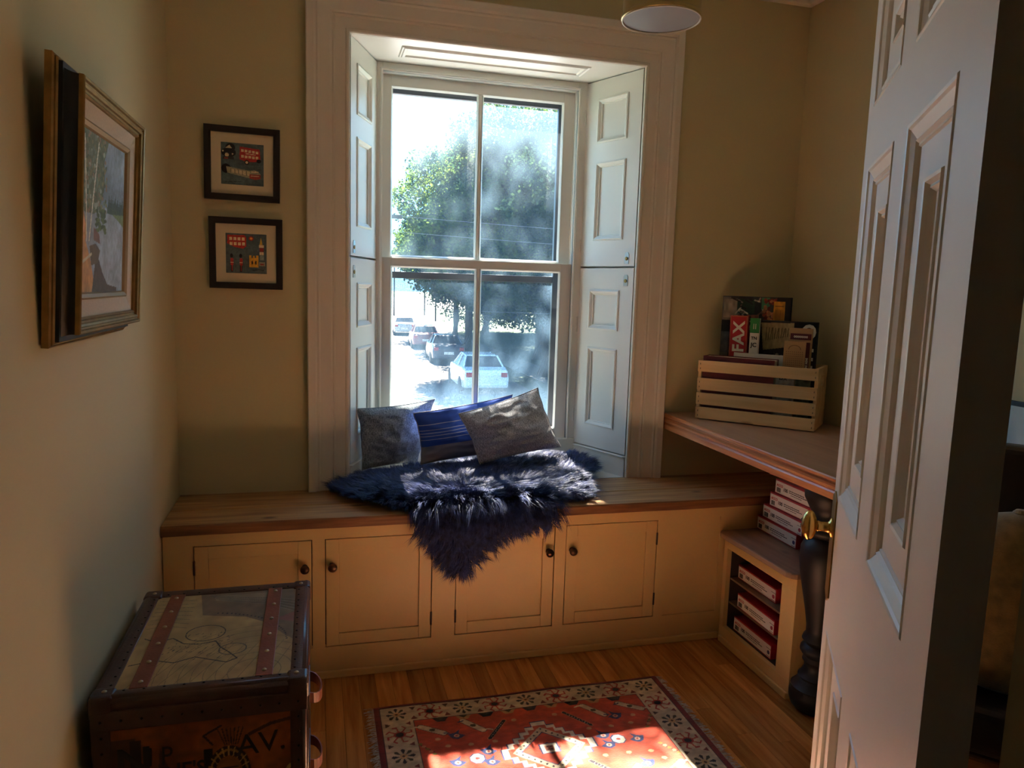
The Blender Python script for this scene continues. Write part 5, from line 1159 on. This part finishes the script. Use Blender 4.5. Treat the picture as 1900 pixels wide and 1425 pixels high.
tree(18.0, 30.0, [(-3.0, 0, 8.0, 3.6, 4, 4.4), (1.5, 0, 7.5, 4.5, 4, 4.8), (-2, -1, 4.8, 4.0, 4, 2.4), (-7.6, -1.5, 7.6, 3.4, 3, 2.7), (-4.5, -2.5, 7.6, 3.4, 3, 2.7)], 120000, LEAF2, 'darker leafy tree behind the right-hand panes', .35)
tree(9.5, 47.0, [(0, 0, 6.5, 4.2, 5, 2.6), (1.5, 5, 7.0, 4.5, 5, 2.8), (6, 0, 7, 5, 5, 3.5)], 45000, LEAF2, 'leafy tree shading the parked cars farther up the street', .35)
tree(12.5, 41.0, [(-2.5, 0, 6.0, 4.2, 4, 3.0), (2, 0, 7.5, 4.5, 4.5, 3.6), (6, 0, 7, 4.5, 4, 3.6)], 45000, LEAF2, 'leafy tree between the nearest tree and the second row of parked cars', .35)
tree(10.5, 57.0, [(-1, 0, 6.6, 4.2, 4, 2.6), (3, 2, 6.6, 4.5, 4, 2.8)], 30000, LEAF, 'low-crowned leafy tree over the farthest parked cars', .3)
tree(15.0, 66.0, [(0, 0, 8.0, 7, 5, 5), (7, 0, 8.5, 7, 5, 5.5), (14, 0, 8, 7, 5, 5), (0.5, 0, 3.6, 5, 4, 3.4), (9, 0, 3.6, 7, 4, 3.6), (20, 0, 4, 8, 4, 4)], 60000, LEAF2, 'distant bank of trees beyond the parked cars', .4)
tree(34.0, 105.0, [(-8, 0, 9, 8, 6, 5), (4, 0, 10, 9, 6, 7), (16, 0, 10, 9, 6, 7), (28, 0, 10, 9, 6, 7)], 30000, LEAF, 'far row of trees along the cross street', .5)

# leafy bough added unseen above the view, to dim and dapple the lower sun
bo = empty('added_shade_bough', (-3.2, 6.4, GZ)); tag(bo, 'added leafy bough that shades the sun, unseen above the window view', 'tree')
MB().tube([(0, 0, 0), (.05, 0, 3.0), (0.1, 0, 6.0), (.6, -.1, 7.2), (2.2, -.3, 7.6), (4.8, -.4, 7.9)], [.16, .14, .11, .08, .05, .02], 10).build('trunk', BARK, bo)
bv = []; bf = []
NB = 1500
for k in range(NB):
    d_ = random.uniform(-.35, .35); x = random.uniform(-.15, 1.45); z = random.uniform(4.25, 5.33)
    p = Vector((x+3.2, 6.0+d_-6.4, z+d_/.8-GZ)); a = Vector((random.gauss(0, 1), random.gauss(0, 1), random.gauss(0, 1))).normalized(); b_ = a.cross(Vector((random.gauss(0, 1), random.gauss(0, 1), random.gauss(0, 1)))).normalized()
    q_ = len(bv); L = random.uniform(.035, .055)
    bv += [tuple(p-a*L), tuple(p+b_*L*.6), tuple(p+a*L), tuple(p-b_*L*.6)]; bf.append((q_, q_+1, q_+2, q_+3))
bm_ = bpy.data.meshes.new('foliage'); bm_.from_pydata(bv, [], bf); bm_.materials.append(LEAF); link('foliage', bm_, bo)['kind'] = 'stuff'
